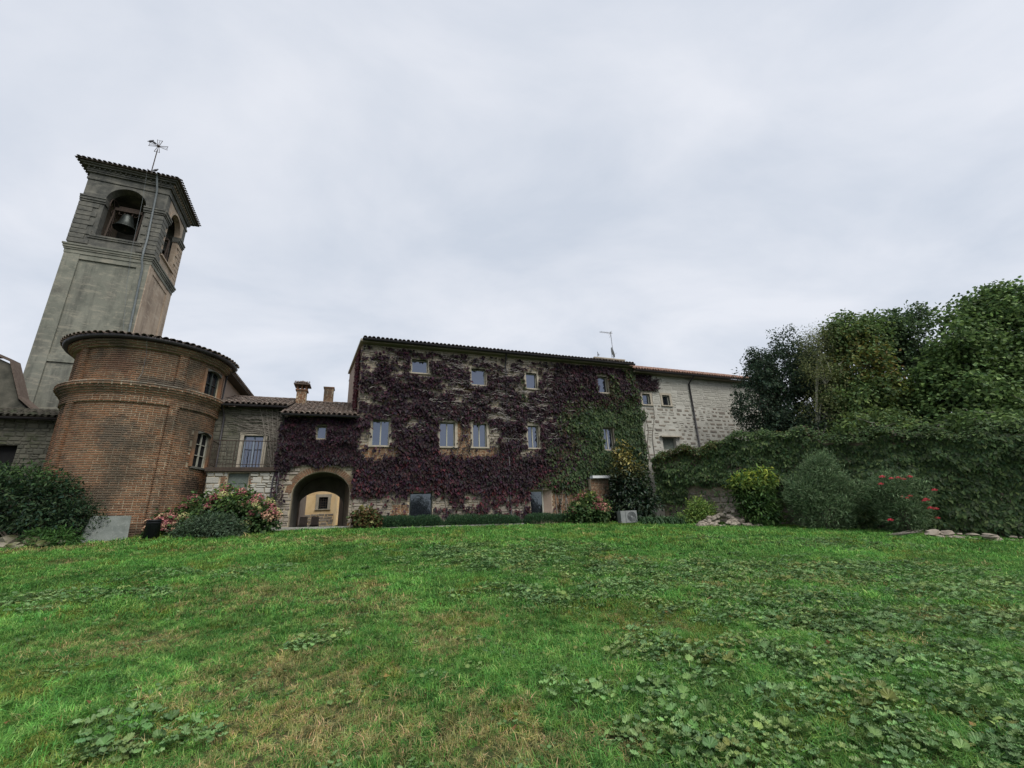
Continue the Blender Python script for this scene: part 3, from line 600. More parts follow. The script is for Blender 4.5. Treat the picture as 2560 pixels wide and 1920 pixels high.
nr_ = MB(); nr_.add([(-12.02, .95, 8.86), (-12.02, 14.4, 8.86), (-14.86, 14.4, 9.85), (-14.86, .95, 9.85), (-17.7, .95, 8.86), (-17.7, 14.4, 8.86), (-12.02, .95, 8.78), (-12.02, 14.4, 8.78), (-17.7, .95, 8.78), (-17.7, 14.4, 8.78)], [(0, 1, 2, 3), (3, 2, 5, 4), (6, 7, 9, 8), (0, 6, 7, 1), (4, 5, 9, 8), (0, 3, 4, 8, 6)]); nrf = nr_.build('nave_roof', m_deck, ap); PO[nrf.name] = Vector()
its = []; sl = math.atan2(.99, 2.84)
for j in range(58):
    for i in range(2):
        t = -.1 + i*.36; its.append(Matrix.Translation((-12.02 - t*math.cos(sl), 1.15+j*.225, 8.9+t*math.sin(sl))) @ Matrix.Rotation(math.pi/2, 4, 'Z') @ Matrix.Rotation(sl, 4, 'X'))
pieces(nrf, 'tile', its, TILES, m_tile_o, m_tile_j, 70, [-M_.translation.y - 20*(M_.translation.z > 8.92) for M_ in its], 'tile_field')
pipe(ap, [(-12.1, 1.5, 8.85), (-12.2, 1.35, 8.6), (-12.22, 1.3, 7.2)], .04, m_metal)
pipe(ap, [apt(12, AR+.3, 9.05), apt(12.5, AR+.28, 8.8), apt(13, AR+.02, 8.4), apt(13, AR-.03, 7.6), apt(11, AR+.02, 7.3)], .006, m_zinc, 'lightning_cable')

# ------------------------------------------------------------------ outbuilding far left
ob = thing('stone_outbuilding', 'low stone outbuilding with mossy lean-to roof left of the apse', 'building', FR, -19.8, 2.0, 1.4)
obh = [(-22.6, -19.35, 3.6, 5.28)]
mb = MB(); wall_holes(mb, -25, -16.9, 1.0, 6.38, obh, 2.04, 2.4); obw = mb.build('wall', m_dplaster, ob); PO[obw.name] = Vector()
q = courses(-23, -17.0, 3.0, 6.36, (.13, .24), (.2, .45), obh); pieces(obw, 'stone', face_items(q, 2.04), STONES, m_dst_o, m_dst_j, 120, [z for x, z, w, h in q])
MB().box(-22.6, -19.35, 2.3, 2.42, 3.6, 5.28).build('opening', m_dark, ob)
roof(ob, -25, -17.0, 1.72, 6.46, 3.0, 7.0, 70, m_dtile_o, m_dtile_j); gutter(ob, -25, -17.0, 1.62, 6.38)
pipe(ob, [(-17.9, 1.62, 6.34), (-17.9, 1.85, 6.05), (-17.85, 1.9, 2)], .06, m_metal)
gh = thing('gabled_house', 'dark gabled house end with tiled verge at the far left edge', 'building', FR, -22, 3.1, 1.4)
gp = [(-30, 1.0), (-19.95, 1.0), (-19.95, 7.0), (-20.4, 7.42), (-21.1, 9.15), (-21.65, 9.42), (-26, 9.0), (-30, 8.0)]
mb = MB(); n = len(gp); mb.add([(x, 3.06, z) for x, z in gp] + [(x, 3.42, z) for x, z in gp], [tuple(range(n)), tuple(range(n, 2*n))[::-1]] + [(i, (i+1) % n, (i+1) % n+n, i+n) for i in range(n)]); mb.build('wall', m_dplaster, gh)
vg = MB(); VP = [(-19.75, 6.98), (-20.33, 7.5), (-21.04, 9.22), (-21.65, 9.5), (-26, 9.08)]
for p, r_ in zip(VP[:-1], VP[1:]): vg.hexa([(p[0], 2.9, p[1]), (r_[0], 2.9, r_[1]), (r_[0], 3.5, r_[1]), (p[0], 3.5, p[1]), (p[0]+.03, 2.9, p[1]+.1), (r_[0]+.03, 2.9, r_[1]+.1), (r_[0]+.03, 3.5, r_[1]+.1), (p[0]+.03, 3.5, p[1]+.1)])
vg.build('roof', m_tile_j, gh)

# ------------------------------------------------------------------ main creeper house
hs = thing('creeper_house', 'long three-storey stone house covered in purple and green creeper', 'house', FR, 2.1, 0, 1.2)
HW = dict(up1=(-3.6, -2.75, 9.05, 9.8), up2=(-.35, .47, 8.6, 9.55), up3=(2.92, 3.6, 8.6, 9.55), up4=(7.7, 8.42, 8.65, 9.7), m1=(-5.4, -4.58, 5.15, 6.42), m2=(-2.08, -1.28, 5.15, 6.42), m3=(-.3, .45, 5.15, 6.42),
          m4=(2.84, 3.5, 5.15, 6.4), m5=(7.7, 8.4, 5.12, 6.42), g1=(-3.5, -2.4, 1.72, 2.88), dr=(2.8, 4.05, 1.3, 2.87))
mb = MB(); wall_holes(mb, -6.1, 10.3, .8, 10.5, list(HW.values()), 0, .35); hw = mb.build('wall', m_mortar, hs); PO[hw.name] = Vector()
sd = MB(); sd.hexa([(-6.14, .35, .8), (-5.75, .35, .8), (-5.75, 5.2, .8), (-6.8, 5.2, .8), (-6.14, .35, 10.45), (-5.75, .35, 10.45), (-5.75, 5.2, 10.45), (-6.8, 5.2, 10.45)]); sd.box(-5.9, 10.3, 6.2, 6.5, .8, 10.4); sd.build('end_wall', m_pink, hs)
MB().box(-5.7, 10.2, .5, .52, .8, 10.4).build('dark_room_sheet', m_dark, hs)  # dark sheet added in place of the unlit rooms
exp_br = lambda x, z: (-1.28 < x < -.3 and 4.6 < z < 6.7) or (-2.6 < x < 1.4 and 4.2 < z < 5.1) or (-5.9 < x < -3.9 and 4.1 < z < 5.2) or (4.1 < x < 7.3 and z < 3.0) or (-4.3 < x < -3.4 and z < 2.3) or (-1.0 < x < 1 and 8.1 < z < 8.6)
hol = [(a-.14, b+.14, c-.08, d+.14) if k not in ('g1', 'dr') else (a, b, c, d) for k, (a, b, c, d) in HW.items()]
q = courses(-6.1, 10.3, 1.0, 10.4, (.1, .21), (.18, .5), hol, keep=lambda x, z: not exp_br(x, z))
pr = [(3 if z < 3 else 0) + (2 if z > 7.5 and x < 4 else 0) + w*h*3 + random.random()*.5 for x, z, w, h in q]
pieces(hw, 'stone', face_items(q, 0, (.015, .045)), STONES, m_stone_o, m_stone_j, 300, pr, 'stone_field')
qb = courses(-6.1, 10.3, 1.0, 10.4, (.078, .078), (.15, .27), hol, .014, keep=exp_br)
pieces(hw, 'brick', face_items(qb, 0, (.01, .022)), BRICKS, m_brick_o, m_brick_j, 300, [(1 if 4 < z < 7 else 0) + random.random()*.3 for x, z, w, h in qb], 'brick_field')
for k, (a, b, c, d) in HW.items():
    if k.startswith('up'): window(hs, a, b, c, d, panes=1)
    elif k.startswith('m'): window(hs, a, b, c, d, panes=2, fw_=.045)
window(hs, *HW['g1'], d=.1, panes=1, frame=m_fdark, glass=m_glassd, sur=0, fw_=.06)
a, b, c, d = HW['dr']
dm = MB(); dm.box(a, a+.07, .26, .33, c, d); dm.box(a+.78, a+.86, .26, .33, c, d); dm.box(a+.07, a+.78, .26, .33, d-.07, d); dm.box(a+.07, a+.78, .265, .325, c, c+.25); dr_ = dm.build('door', m_frame, hs); PO[dr_.name] = Vector()
MB().box(a+.07, a+.78, .285, .3, c+.25, d-.07).build('pane', m_glassd, dr_)
MB().hexa([(b-.03, 0.0, c), (b-.001, .001, c), (b-.001, .34, c), (a+.86, .34, c), (b-.03, 0.0, d), (b-.001, .001, d), (b-.001, .34, d), (a+.86, .34, d)]).build('splayed_jamb', m_pink, hs)
roof(hs, -6.13, 10.3, -.36, 10.62, 4.2, 11.84, 150, rows=4, back=(6.9, 10.6), hip=2.6); gutter(hs, -6.13, 10.32, -.47, 10.56, .09)
ev = MB(); ev.box(-6.15, 10.28, -.34, 0, 10.42, 10.5); ev.build('eave_soffit', m_wood, hs)
pipe(hs, [(1.62, -.45, 10.5), (1.63, -.3, 10.2), (1.65, -.1, 9.9), (1.66, -.1, 1.3)], .05, m_metal, clips=[(1.66, -.1, z) for z in (8.6, 6.3, 4.0)])
# verge strip at the left end
MB().hexa([(-6.22, -.3, 10.48), (-6.1, -.3, 10.48), (-6.1, 5.2, 10.48), (-6.9, 5.2, 10.48), (-6.22, -.3, 10.6), (-6.12, -.3, 10.6), (-6.12, 5.2, 10.6), (-6.9, 5.2, 10.6)]).build('verge', m_surround, hs)
# pier, awning and small things by the right end
pr_ = thing('brick_pier', 'small brick pier against the creeper house behind the hydrangea', 'pier', FR, 6.9, -.25, 1.1)
pw = MB().box(6.32, 7.48, -.36, -.02, .9, 3.4).build('wall', m_mortar, pr_); PO[pw.name] = Vector()
q = courses(6.32, 7.48, 1.0, 3.38, (.078, .078), (.2, .27), (), .014); pieces(pw, 'brick', face_items(q, -.36, (.01, .02)), BRICKS, m_brick_o, m_brick_j, 90, [z for x, z, w, h in q], 'brick_field')
an = thing('white_awning', 'white awning bar with thin stay over the brick pier', 'awning', FR, 7.0, -.5, 3.42)
MB().box(6.35, 7.5, -.62, -.3, 3.42, 3.56).build('cassette', m_white, an); MB().tube([(7.46, -.5, 3.42), (7.6, -.5, 2.9), (7.66, -.45, 2.3)], .025, 6).build('stay', m_white, an)
au = thing('wall_air_conditioner', 'grey air conditioner unit beside the pier, above ground', 'air conditioner', FR, 7.95, -.55, 1.6)
MB().box(7.62, 8.25, -.85, -.5, 1.72, 2.32).build('casing', m_grey, au); MB().lathe([(.2, 0), (.2, .012), (.03, .012)], 20, (0, 0, 0)).build('fan_grille', m_mesh, au).matrix_local = Matrix.Translation(PO[au.name]) @ Matrix.Translation((7.9, -.852, 2.02)) @ Matrix.Rotation(math.pi/2, 4, 'X')
for x in (7.7, 8.15): MB().box(x, x+.05, -.8, -.5, 1.2, 1.72).build('leg', m_iron, au)
P_ = at(1573, 1306, 21.9); FA = Frame(P_[0], P_[1], R(14)); au = thing('ground_air_conditioner', 'grey heat pump with round fan grille standing on the ground', 'air conditioner', FA, 0, 0, P_[2])
z = P_[2]-.02; MB().box(-.42, .45, -.02, .38, z, z+.58).build('casing', m_grey, au)
MB().box(-.16, .455, -.04, -.02, z+.01, z+.57).build('front_panel', m_grey, au)
fg = MB()
for r_ in (.22, .17, .12, .07): fg.tube([(.16+r_*math.cos(2*math.pi*k/20), -.05, z+.3+r_*math.sin(2*math.pi*k/20)) for k in range(21)], .011, 5, False)
fg.build('fan_grille', m_mesh, au)
# roof terrace box, dishes, aerial
tb = thing('roof_parapet', 'cream rendered parapet block on the house roof ridge', 'parapet', FR, 9.6, 3.0, 11.3)
a0 = None
def onp(u, v, d):       # facade-parallel plane at depth d
    dd = fw + rtv*(u-1280)/FPX - upv*(v-960)/FPX; n_ = np.array([-FR.n, FR.c, 0]); t = ((FR.w(0, d, 0) - EYE) @ n_)/(dd @ n_); p = EYE + dd*t - FR.w(0, 0, 0); return p @ np.array([FR.c, FR.n, 0]), (EYE + dd*t)[2]
xa, za = onp(1487, 893, 3.0); xb, zb = onp(1560, 897, 3.0)
MB().box(xa, xb, 3, 4.4, 10.9, za-.05).build('block', m_lime, tb); MB().box(xa-.06, xb+.06, 2.94, 4.46, za-.05, za+.03).build('coping', m_surround, tb)
ta = thing('television_aerial', 'tall thin television aerial on the roof parapet', 'aerial', FR, 10, 3.3, 11.5)
x1, z1 = onp(1534, 893, 3.3); x2, z2 = onp(1524, 829, 3.3)
MB().tube([(x1, 3.3, z1-.1), (x1, 3.3, z2)], .03, 6).build('mast', m_alu, ta)
xe, ze = onp(1499, 832, 3.3)
bm = MB(); bm.tube([(xe, 3.3, z2-.12), (x1+.15, 3.3, z2-.12)], .02, 5)
for k in range(7): x = xe + .12 + k*.13; bm.tube([(x, 3.15, z2-.12), (x, 3.45, z2-.12)], .012, 4)
bm.tube([(x1-.12, 3.3, z2-.5), (x1+.1, 3.3, z2+.08)], .018, 5); bm.tube([(x1-.2, 3.3, z2-.3), (x1+.12, 3.3, z2-.02)], .018, 5)
bm.build('boom', m_alu, ta)
def dish(u, v, r, label, rz):
    x, z = onp(u, v, 3.4); t = thing('satellite_dish', label, 'satellite dish', FR, x, 3.4, z, 'dishes on the roof parapet')
    d_ = MB().lathe([(0, .0), (r*.5, r*.06), (r, r*.24), (r*1.02, r*.26), (r*.5, r*.09), (0, r*.03)], 20).build('reflector', m_grey, t, True); d_.matrix_local = Matrix.Rotation(R(rz), 4, 'Z') @ Matrix.Rotation(R(75), 4, 'X')
    MB().tube([(x, 3.4, z), (x, 3.45, z-r-.25)], .02, 6).build('mount', m_alu, t)
    MB().tube([(x, 3.38, z-r*.8), (x+math.sin(R(rz))*r*.9, 3.4-math.cos(R(rz))*r*.9, z-r*.1)], .012, 5).build('feed_arm', m_alu, t)
dish(1529, 882, .4, 'larger satellite dish beside the aerial mast', 62); dish(1494, 885, .2, 'small satellite dish at the end of the parapet', 55)

# ------------------------------------------------------------------ gatehouse with the arch
gh = thing('gatehouse', 'low gatehouse with dark vaulted archway and creeper-covered upper wall', 'house', FR, -7.7, 0, 1.4)
AX0, AX1, ASP, ATP = -8.62, -6.22, 2.92, 3.9
GWn = (-7.87, -7.45, 5.43, 6.03)
mb = MB(); arch_wall(mb, -9.25, -6.1, .9, 4.4, AX0, AX1, .9, ASP, ATP, 0, .4); wall_holes(mb, -9.25, -6.1, 4.4, 6.5, [GWn], 0, .4); gw = mb.build('wall', m_mortar, gh); PO[gw.name] = Vector()
mb = MB(); mb.box(-9.25, -8.9, .4, 3.9, .9, 6.5); mb.build('side_wall', m_plaster, gh)
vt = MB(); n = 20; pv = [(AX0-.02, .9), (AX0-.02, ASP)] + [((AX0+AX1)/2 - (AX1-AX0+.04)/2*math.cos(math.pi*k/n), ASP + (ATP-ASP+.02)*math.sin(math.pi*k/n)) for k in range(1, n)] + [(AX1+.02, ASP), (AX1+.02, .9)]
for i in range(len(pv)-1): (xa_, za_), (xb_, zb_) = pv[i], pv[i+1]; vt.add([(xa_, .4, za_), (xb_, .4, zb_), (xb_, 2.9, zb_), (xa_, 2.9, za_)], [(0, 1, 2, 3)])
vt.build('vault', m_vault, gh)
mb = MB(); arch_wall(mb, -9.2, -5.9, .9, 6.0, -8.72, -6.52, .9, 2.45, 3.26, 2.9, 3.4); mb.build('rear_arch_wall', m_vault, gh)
VO = []
for k in range(40):
    t = math.pi*(k+.5)/40; c, a_, b_ = (AX0+AX1)/2, (AX1-AX0)/2, ATP-ASP
    p = (c-(a_+.15)*math.cos(t), 0, ASP+(b_+.15)*math.sin(t)); ang = math.atan2((b_)*math.sin(t), -(a_)*math.cos(t))
    VO.append(Matrix.Translation(p) @ Matrix.Rotation(-ang, 4, 'Y') @ Matrix.Diagonal((.28, .025, .078, 1)))
pieces(gw, 'brick', VO, BRICKS, m_brick_o, m_brick_j, 300)
def inarch(x, z): 
    e = ((x-(AX0+AX1)/2)/((AX1-AX0)/2+.32))**2 + ((z-ASP)/(ATP-ASP+.32))**2; return (AX0-.0 < x < AX1 and z < ASP) or (e < 1 and z > ASP)
q = courses(-9.25, -6.1, 1.0, 6.4, (.13, .27), (.22, .5), [(AX0, AX1, 0, ASP), (GWn[0]-.1, GWn[1]+.1, GWn[2], GWn[3]+.1)], keep=lambda x, z: not inarch(x, z))
pieces(gw, 'stone', face_items(q, 0, (.02, .05)), STONES, m_stone_o, m_stone_j, 110, [-z for x, z, w, h in q], 'stone_field')
window(gh, *GWn, panes=1, sur=.08, sill=False, jamb=False)
roof(gh, -9.32, -6.12, -.36, 6.53, 3.3, 8.02, 170, back=(3.9, 7.75)); gutter(gh, -9.35, -6.0, -.46, 6.47)
pipe(gh, [(-9.28, -.45, 6.42), (-9.28, -.3, 6.2), (-9.22, -.09, 5.9), (-9.22, -.09, 1.5)], .05, m_metal, clips=[(-9.22, -.09, 5.2), (-9.22, -.09, 3.4)])
# ------------------------------------------------------------------ balcony wing
bw = thing('balcony_wing', 'small stone wing with iron balcony and bare creeper stems beside the apse', 'house', FR, -10.6, 0, 1.4)
NI = (-11.15, -10.38, 3.1, 3.86)
mb = MB(); wall_holes(mb, -11.92, -9.25, .9, 3.92, [NI], .03, .4); mb.box(-11.92, -11.6, .4, 1.2, .9, 3.92); lw = mb.build('lower_wall', m_mortar, bw); PO[lw.name] = Vector()
q = courses(-11.92, -9.27, 1.0, 3.9, (.15, .32), (.2, .55), [(NI[0]-.02, NI[1]+.02, NI[2], NI[3])], .02, keep=lambda x, z: not (-11.42 < x < -11.15 and 3.1 < z < 3.75) and not (-10.36 < x < -10.2 and 3.2 < z < 3.7))
pieces(lw, 'stone', face_items(q, .03, (.025, .06)), STONES, m_lst_o, m_lst_j, 140)
qb = courses(-11.42, -11.17, 3.1, 3.75, (.085, .085), (.2, .26)) + courses(-10.36, -10.2, 3.2, 3.7, (.085, .085), (.14, .2)); pieces(lw, 'brick', face_items(qb, .03, (.02, .04)), BRICKS, m_brick_o, m_brick_j, 60)
ws = MB(); ws.box(NI[0], NI[1], .14, .19, NI[2], NI[3]); ws.box(NI[0]+.06, NI[1]-.06, .12, .139, NI[2]+.33, NI[2]+.37); ws.box(-10.79, -10.75, .121, .139, NI[2]+.03, NI[2]+.33); ws.box(NI[0]+.06, NI[1]-.06, .12, .139, NI[2]+.03, NI[2]+.07); ws.build('window_shutter', m_greengrille, bw)
mb = MB(); wall_holes(mb, -13.2, -9.25, 3.9, 7.05, [(-11.0, -10.2, 4.14, 5.7)], 1.0, 1.35); uw = mb.build('upper_wall', m_dplaster, bw); PO[uw.name] = Vector()
q = courses(-12.6, -9.3, 4.15, 7.0, (.12, .25), (.2, .5), [(-11.2, -10.03, 4.1, 5.86)]); pieces(uw, 'stone', face_items(q, 1.0, (.008, .02)), STONES, m_dst_o, m_dst_j, 110, [-x for x, z, w, h in q], 'stone_field')
dj = window(bw, -11.0, -10.2, 4.15, 5.7, d=1.14, panes=2, frame=m_shutter, glass=m_glass, sur=.15, sill=False, name='door', face=1.0)
bl = MB(); bl.box(-12.0, -9.26, -.12, 1.0, 3.93, 4.1); bl.build('balcony_slab', m_iron, bw)
rl = MB(); y = -.09
rl.tube([(-11.9, y, 5.25), (-9.28, y, 5.25)], .022, 6); rl.tube([(-11.9, y, 4.22), (-9.28, y, 4.22)], .014, 5); rl.tube([(-11.9, y, 5.25), (-11.9, .98, 5.25)], .022, 6); rl.tube([(-11.9, y, 4.22), (-11.9, .98, 4.22)], .014, 5)
rail = rl.build('railing', m_iron, bw); PO[rail.name] = Vector()
for k in range(22): x = -11.9 + k*2.6/21; MB().tube([(x, y, 4.1), (x, y, 5.25)], .009 if k % 7 else .018, 5).build('baluster', m_iron, rail)
for k in range(1, 9): MB().tube([(-11.9, y+k*.12, 4.1), (-11.9, y+k*.12, 5.25)], .009, 5).build('baluster', m_iron, rail)
roof(bw, -12.35, -9.3, .66, 7.12, 3.6, 8.2, 190, back=(4.2, 7.9)); gutter(bw, -12.3, -9.3, .56, 7.06)
pipe(bw, [(-12.0, .56, 7.0), (-11.95, .8, 6.75), (-11.9, .9, 6.5), (-11.9, .9, 4.15)], .045, m_metal)
pipe(bw, [(-9.36, -.02, 3.9), (-9.42, -.05, 3.6), (-9.45, -.05, 1.5)], .035, m_metal)
# tangle of dry creeper on the balcony edge and bare stems
def wavy(x0, z0, x1, z1, d, amp, n=10):
    pts = []
    for k in range(n+1):
        t = k/n; pts.append((x0+(x1-x0)*t, d-random.uniform(0, .02), z0+(z1-z0)*t + amp*math.sin(t*9+x0*5)*.5 + random.uniform(-amp, amp)*.35))
    return pts
st = thing('bare_creeper', 'bare grey creeper stems fanned across the balcony wing wall', 'creeper', FR, -9.6, .95, 4.1)
ms_ = MB()
for k in range(120):
    zs_ = random.uniform(4.3, 6.95); x1 = random.uniform(-11.75, -10.2) if not 4.1 < zs_ < 5.85 else random.uniform(-10.0, -9.85)
    ms_.tube(wavy(-9.3, zs_ - random.uniform(0, .5), x1, zs_ + random.uniform(-.1, .15), .955, .1, 12), [.024]*4+[.017]*5+[.008]*4, 4)
for k in range(5): ms_.tube(wavy(-9.5-k*.05, 4.1, -9.9-k*.25+.4, 7.0, .94, .02, 8), .022, 5)
ms_.build('stem', m_stem, st)

# ------------------------------------------------------------------ chimneys
def chimney_a():
    t = thing('tiled_chimney', 'brick chimney with little tiled hood and openings on the gatehouse roof', 'chimney', FR, -9.0, 2.6, 7.5)
    w = MB().box(-9.24, -8.78, 2.38, 2.84, 7.2, 8.42).build('shaft', m_mortar, t); PO[w.name] = Vector()
    q = courses(-9.24, -8.78, 7.4, 8.4, (.078, .078), (.2, .27), (), .014); pieces(w, 'brick', face_items(q, 2.38, (.01, .02)), BRICKS, m_brick_o, m_brick_j, 60)
    c = MB(); c.box(-9.3, -8.72, 2.32, 2.9, 8.42, 8.5)
    for x in (-9.26, -9.05, -8.84): c.box(x, x+.08, 2.36, 2.44, 8.5, 8.72); c.box(x, x+.08, 2.78, 2.86, 8.5, 8.72)
    c.build('lantern', m_brick_j, t)
    h = MB(); h.add([(-9.4, 2.2, 8.72), (-8.62, 2.2, 8.72), (-8.62, 3.0, 8.72), (-9.4, 3.0, 8.72), (-9.4, 2.2, 8.78), (-8.62, 2.2, 8.78), (-8.62, 3.0, 8.78), (-9.4, 3.0, 8.78), (-9.01, 2.45, 9.0), (-9.01, 2.75, 9.0)], [(3, 2, 1, 0), (0, 1, 5, 4), (1, 2, 6, 5), (2, 3, 7, 6), (3, 0, 4, 7), (4, 5, 8), (5, 6, 9, 8), (6, 7, 9), (7, 4, 8, 9)]); hd = h.build('hood', m_tile_j, t); PO[hd.name] = Vector()
    its = [Matrix.Translation((-9.34+k*.11, 2.19, 8.79)) @ Matrix.Rotation(.6, 4, 'X') @ Matrix.Scale(.5, 4) for k in range(7)]
    pieces(hd, 'tile', its, TILES, m_tile_o, m_tile_j, 20)
chimney_a()
t = thing('brick_chimney', 'plain square red brick chimney standing on the gatehouse ridge', 'chimney', FR, -7.8, 4.2, 8.0)
w = MB().box(-8.06, -7.56, 4.0, 4.5, 7.8, 9.12).build('shaft', m_mortar, t); PO[w.name] = Vector()
q = courses(-8.06, -7.56, 8.0, 9.1, (.078, .078), (.2, .27), (), .014); pieces(w, 'brick', face_items(q, 4.0, (.01, .02)), BRICKS, m_brick_o, m_brick_j, 60)
MB().box(-8.1, -7.52, 3.96, 4.54, 9.12, 9.2).build('cap', m_brick_j, t)

# ------------------------------------------------------------------ pale stone wing on the right
sw = thing('pale_stone_wing', 'pale limewashed stone wing with terracotta roof right of the creeper house', 'house', FR, 16, .12, 1.2)
SWH = [(11.0, 11.6, 8.08, 8.8), (12.58, 13.17, 8.1, 8.8), (12.1, 13.15, 5.2, 5.98)]
D0 = .12
mb = MB(); wall_holes(mb, 10.3, 23.5, .8, 10.2, SWH, D0, D0+.4); ww_ = mb.build('wall', m_lime, sw); PO[ww_.name] = Vector()
hol = [(a-.16, b+.16, c-.1, d+.16) for a, b, c, d in SWH]
zb_ = 8.15
q = courses(10.3, 23.4, 4.2, zb_, (.24, .29), (.28, .75), hol, .1); q = [(x+random.uniform(-.03, .03), z+random.uniform(-.02, .02), w*random.uniform(.6, 1), h*random.uniform(.6, 1)) for x, z, w, h in q if random.random() < .9]
pieces(ww_, 'stone', face_items(q, D0, (.012, .022)), STONES, m_wst_o, m_wst_j, 210, [z - abs(x-14.5)*.3 for x, z, w, h in q], 'stone_field')
q = courses(10.3, 23.4, zb_, 10.1, (.24, .3), (.3, .8), hol, .03)
pieces(ww_, 'stone', face_items(q, D0, (.01, .02)), STONES, m_lst_o, m_lst_j, 90, [-abs(x-14.5) for x, z, w, h in q], 'limed_stone_field')
for (a, b, c, d) in SWH[:2]: window(sw, a, b, c, d, d=D0+.12, panes=1, sur=.15, fw_=.06, face=D0)
a, b, c, d = SWH[2]; hd = MB().box(a-.2, b+.35, D0-.22, D0+.1, d, d+.07).build('lintel_slab', m_surround, sw); MB().box(a, b, D0+.25, D0+.28, c, d).build('opening_shutter', m_greengrille, sw)
roof(sw, 10.35, 23.5, D0-.42, 10.32, D0+3.6, 12.15, 300, m_rtile_o, m_rtile_j, back=(9, 9.8)); gutter(sw, 10.4, 23.5, D0-.52, 10.24, .07)
MB().box(10.35, 23.4, D0-.4, D0, 10.12, 10.2).build('eave_soffit', m_wood, sw)
pipe(sw, [(15.1, D0-.5, 10.15), (14.98, D0-.35, 9.95), (14.95, D0-.09, 9.7), (14.93, D0-.09, 5.0)], .055, m_metal, clips=[(14.94, D0-.09, 8.2), (14.93, D0-.09, 6.6)])

# ------------------------------------------------------------------ courtyard seen through the arch
MB().box(-12.3, -6.12, 3.5, 22, .6, .8).build('courtyard_floor', m_kerb, None).matrix_world = Matrix.Translation((FR.x, FR.y, 0)) @ Matrix.Rotation(FR.rz, 4, 'Z')
bpy.data.objects['courtyard_floor']['kind'] = 'structure'
cw = thing('courtyard_house', 'ochre plastered courtyard house with barred window seen through the arch', 'house', FR, -8, 13, 1.3)
xl, _ = onp(738, 1270, 13); xr, _ = onp(836, 1270, 13); wx0, wz1 = onp(798, 1243, 13); wx1, wz0 = onp(818, 1272, 13)
mb = MB(); wall_holes(mb, xl-3, xr, 1.0, 6.5, [(wx0, wx1, wz0, wz1)], 13, 13.4); cwl = mb.build('wall', m_ochre, cw); PO[cwl.name] = Vector()
MB().box(xr-.4, xr-.001, 13.4, 18, 1.0, 6.5).build('side_wall', m_ochre, cw)
q = courses(xl-.5, xr-.02, 1.35, 2.35, (.12, .22), (.2, .5)); pieces(cwl, 'stone', face_items(q, 13, (.01, .025)), STONES, m_stone_o, m_stone_j, 60, [-z for x, z, w, h in q])
wi = window(cw, wx0, wx1, wz0, wz1, d=13.16, panes=1, frame=m_fdark, glass=m_glassd, sur=.2, sill=True, face=13.0)
br = MB()
for k in range(1, 4): br.tube([(wx0 + k*(wx1-wx0)/4, 13.08, wz0), (wx0 + k*(wx1-wx0)/4, 13.08, wz1)], .015, 5)
for k in range(1, 5): br.tube([(wx0, 13.085, wz0 + k*(wz1-wz0)/5), (wx1, 13.085, wz0 + k*(wz1-wz0)/5)], .015, 5)
br.build('window_bars', m_iron, wi)
cl = thing('courtyard_side_wall', 'pinkish brick side wall with downpipe inside the courtyard', 'wall', FR, -9.7, 7, 1.3)
xs_, _ = onp(748, 1270, 6.5)
MB().box(xs_-.6, xs_, 5.2, 9.9, 1.0, 4.6).build('wall', m_pink, cl)
for k, dx in enumerate((.05, .22)): MB().tube([(xs_+dx-.1, 5.1, 1.2), (xs_+dx-.1, 5.1, 5)], .05, 6).build('downpipe', m_pink if k else m_metal, cl)
yw = thing('far_courtyard_wall', 'yellow wall with climbing plant beyond the courtyard house corner', 'wall', FR, -7, 20, 1.3)
MB().box(xr-.5, xr+6, 20, 20.3, 1.0, 5).build('wall', m_ochre, yw)
def chair(x, d, z, lab):
    c = thing('stacking_chair', lab, 'chair', FR, x, d, z, 'stacked chairs under the arch')
    s = MB(); s.box(x-.21, x+.21, d-.2, d+.2, z+.43, z+.455); s.build('seat', m_rattan, c)
    b = MB(); b.hexa([(x-.2, d+.2, z+.47), (x+.2, d+.2, z+.47), (x+.2, d+.225, z+.47), (x-.2, d+.225, z+.47), (x-.19, d+.3, z+.88), (x+.19, d+.3, z+.88), (x+.19, d+.325, z+.88), (x-.19, d+.325, z+.88)]); b.build('backrest', m_rattan, c)
    for (i, j) in ((-1, -1), (1, -1), (-1, 1), (1, 1)): MB().tube([(x+i*.2, d+j*.19, z+.45), (x+i*.23, d+j*.23, z)], .012, 5).build('leg', m_alu, c)
xc, _ = onp(757, 1305, 4.6); xd, _ = onp(778, 1305, 4.8)
ords = ['bottom', 'second', 'third', 'fourth', 'top']
for k in range(5): chair(xc, 4.6, .8+k*.09, f'{ords[k]} chair of the stack nearer the arch side wall' if k not in (0, 4) else f'{ords[k]}most chair of the stack nearer the arch side wall'.replace('bottommost', 'bottom'))
for k in range(5): chair(xd+.15, 4.9, .8+k*.09, f'{ords[k]}{"most" if k == 4 else ""} chair of the stack nearer the courtyard middle')

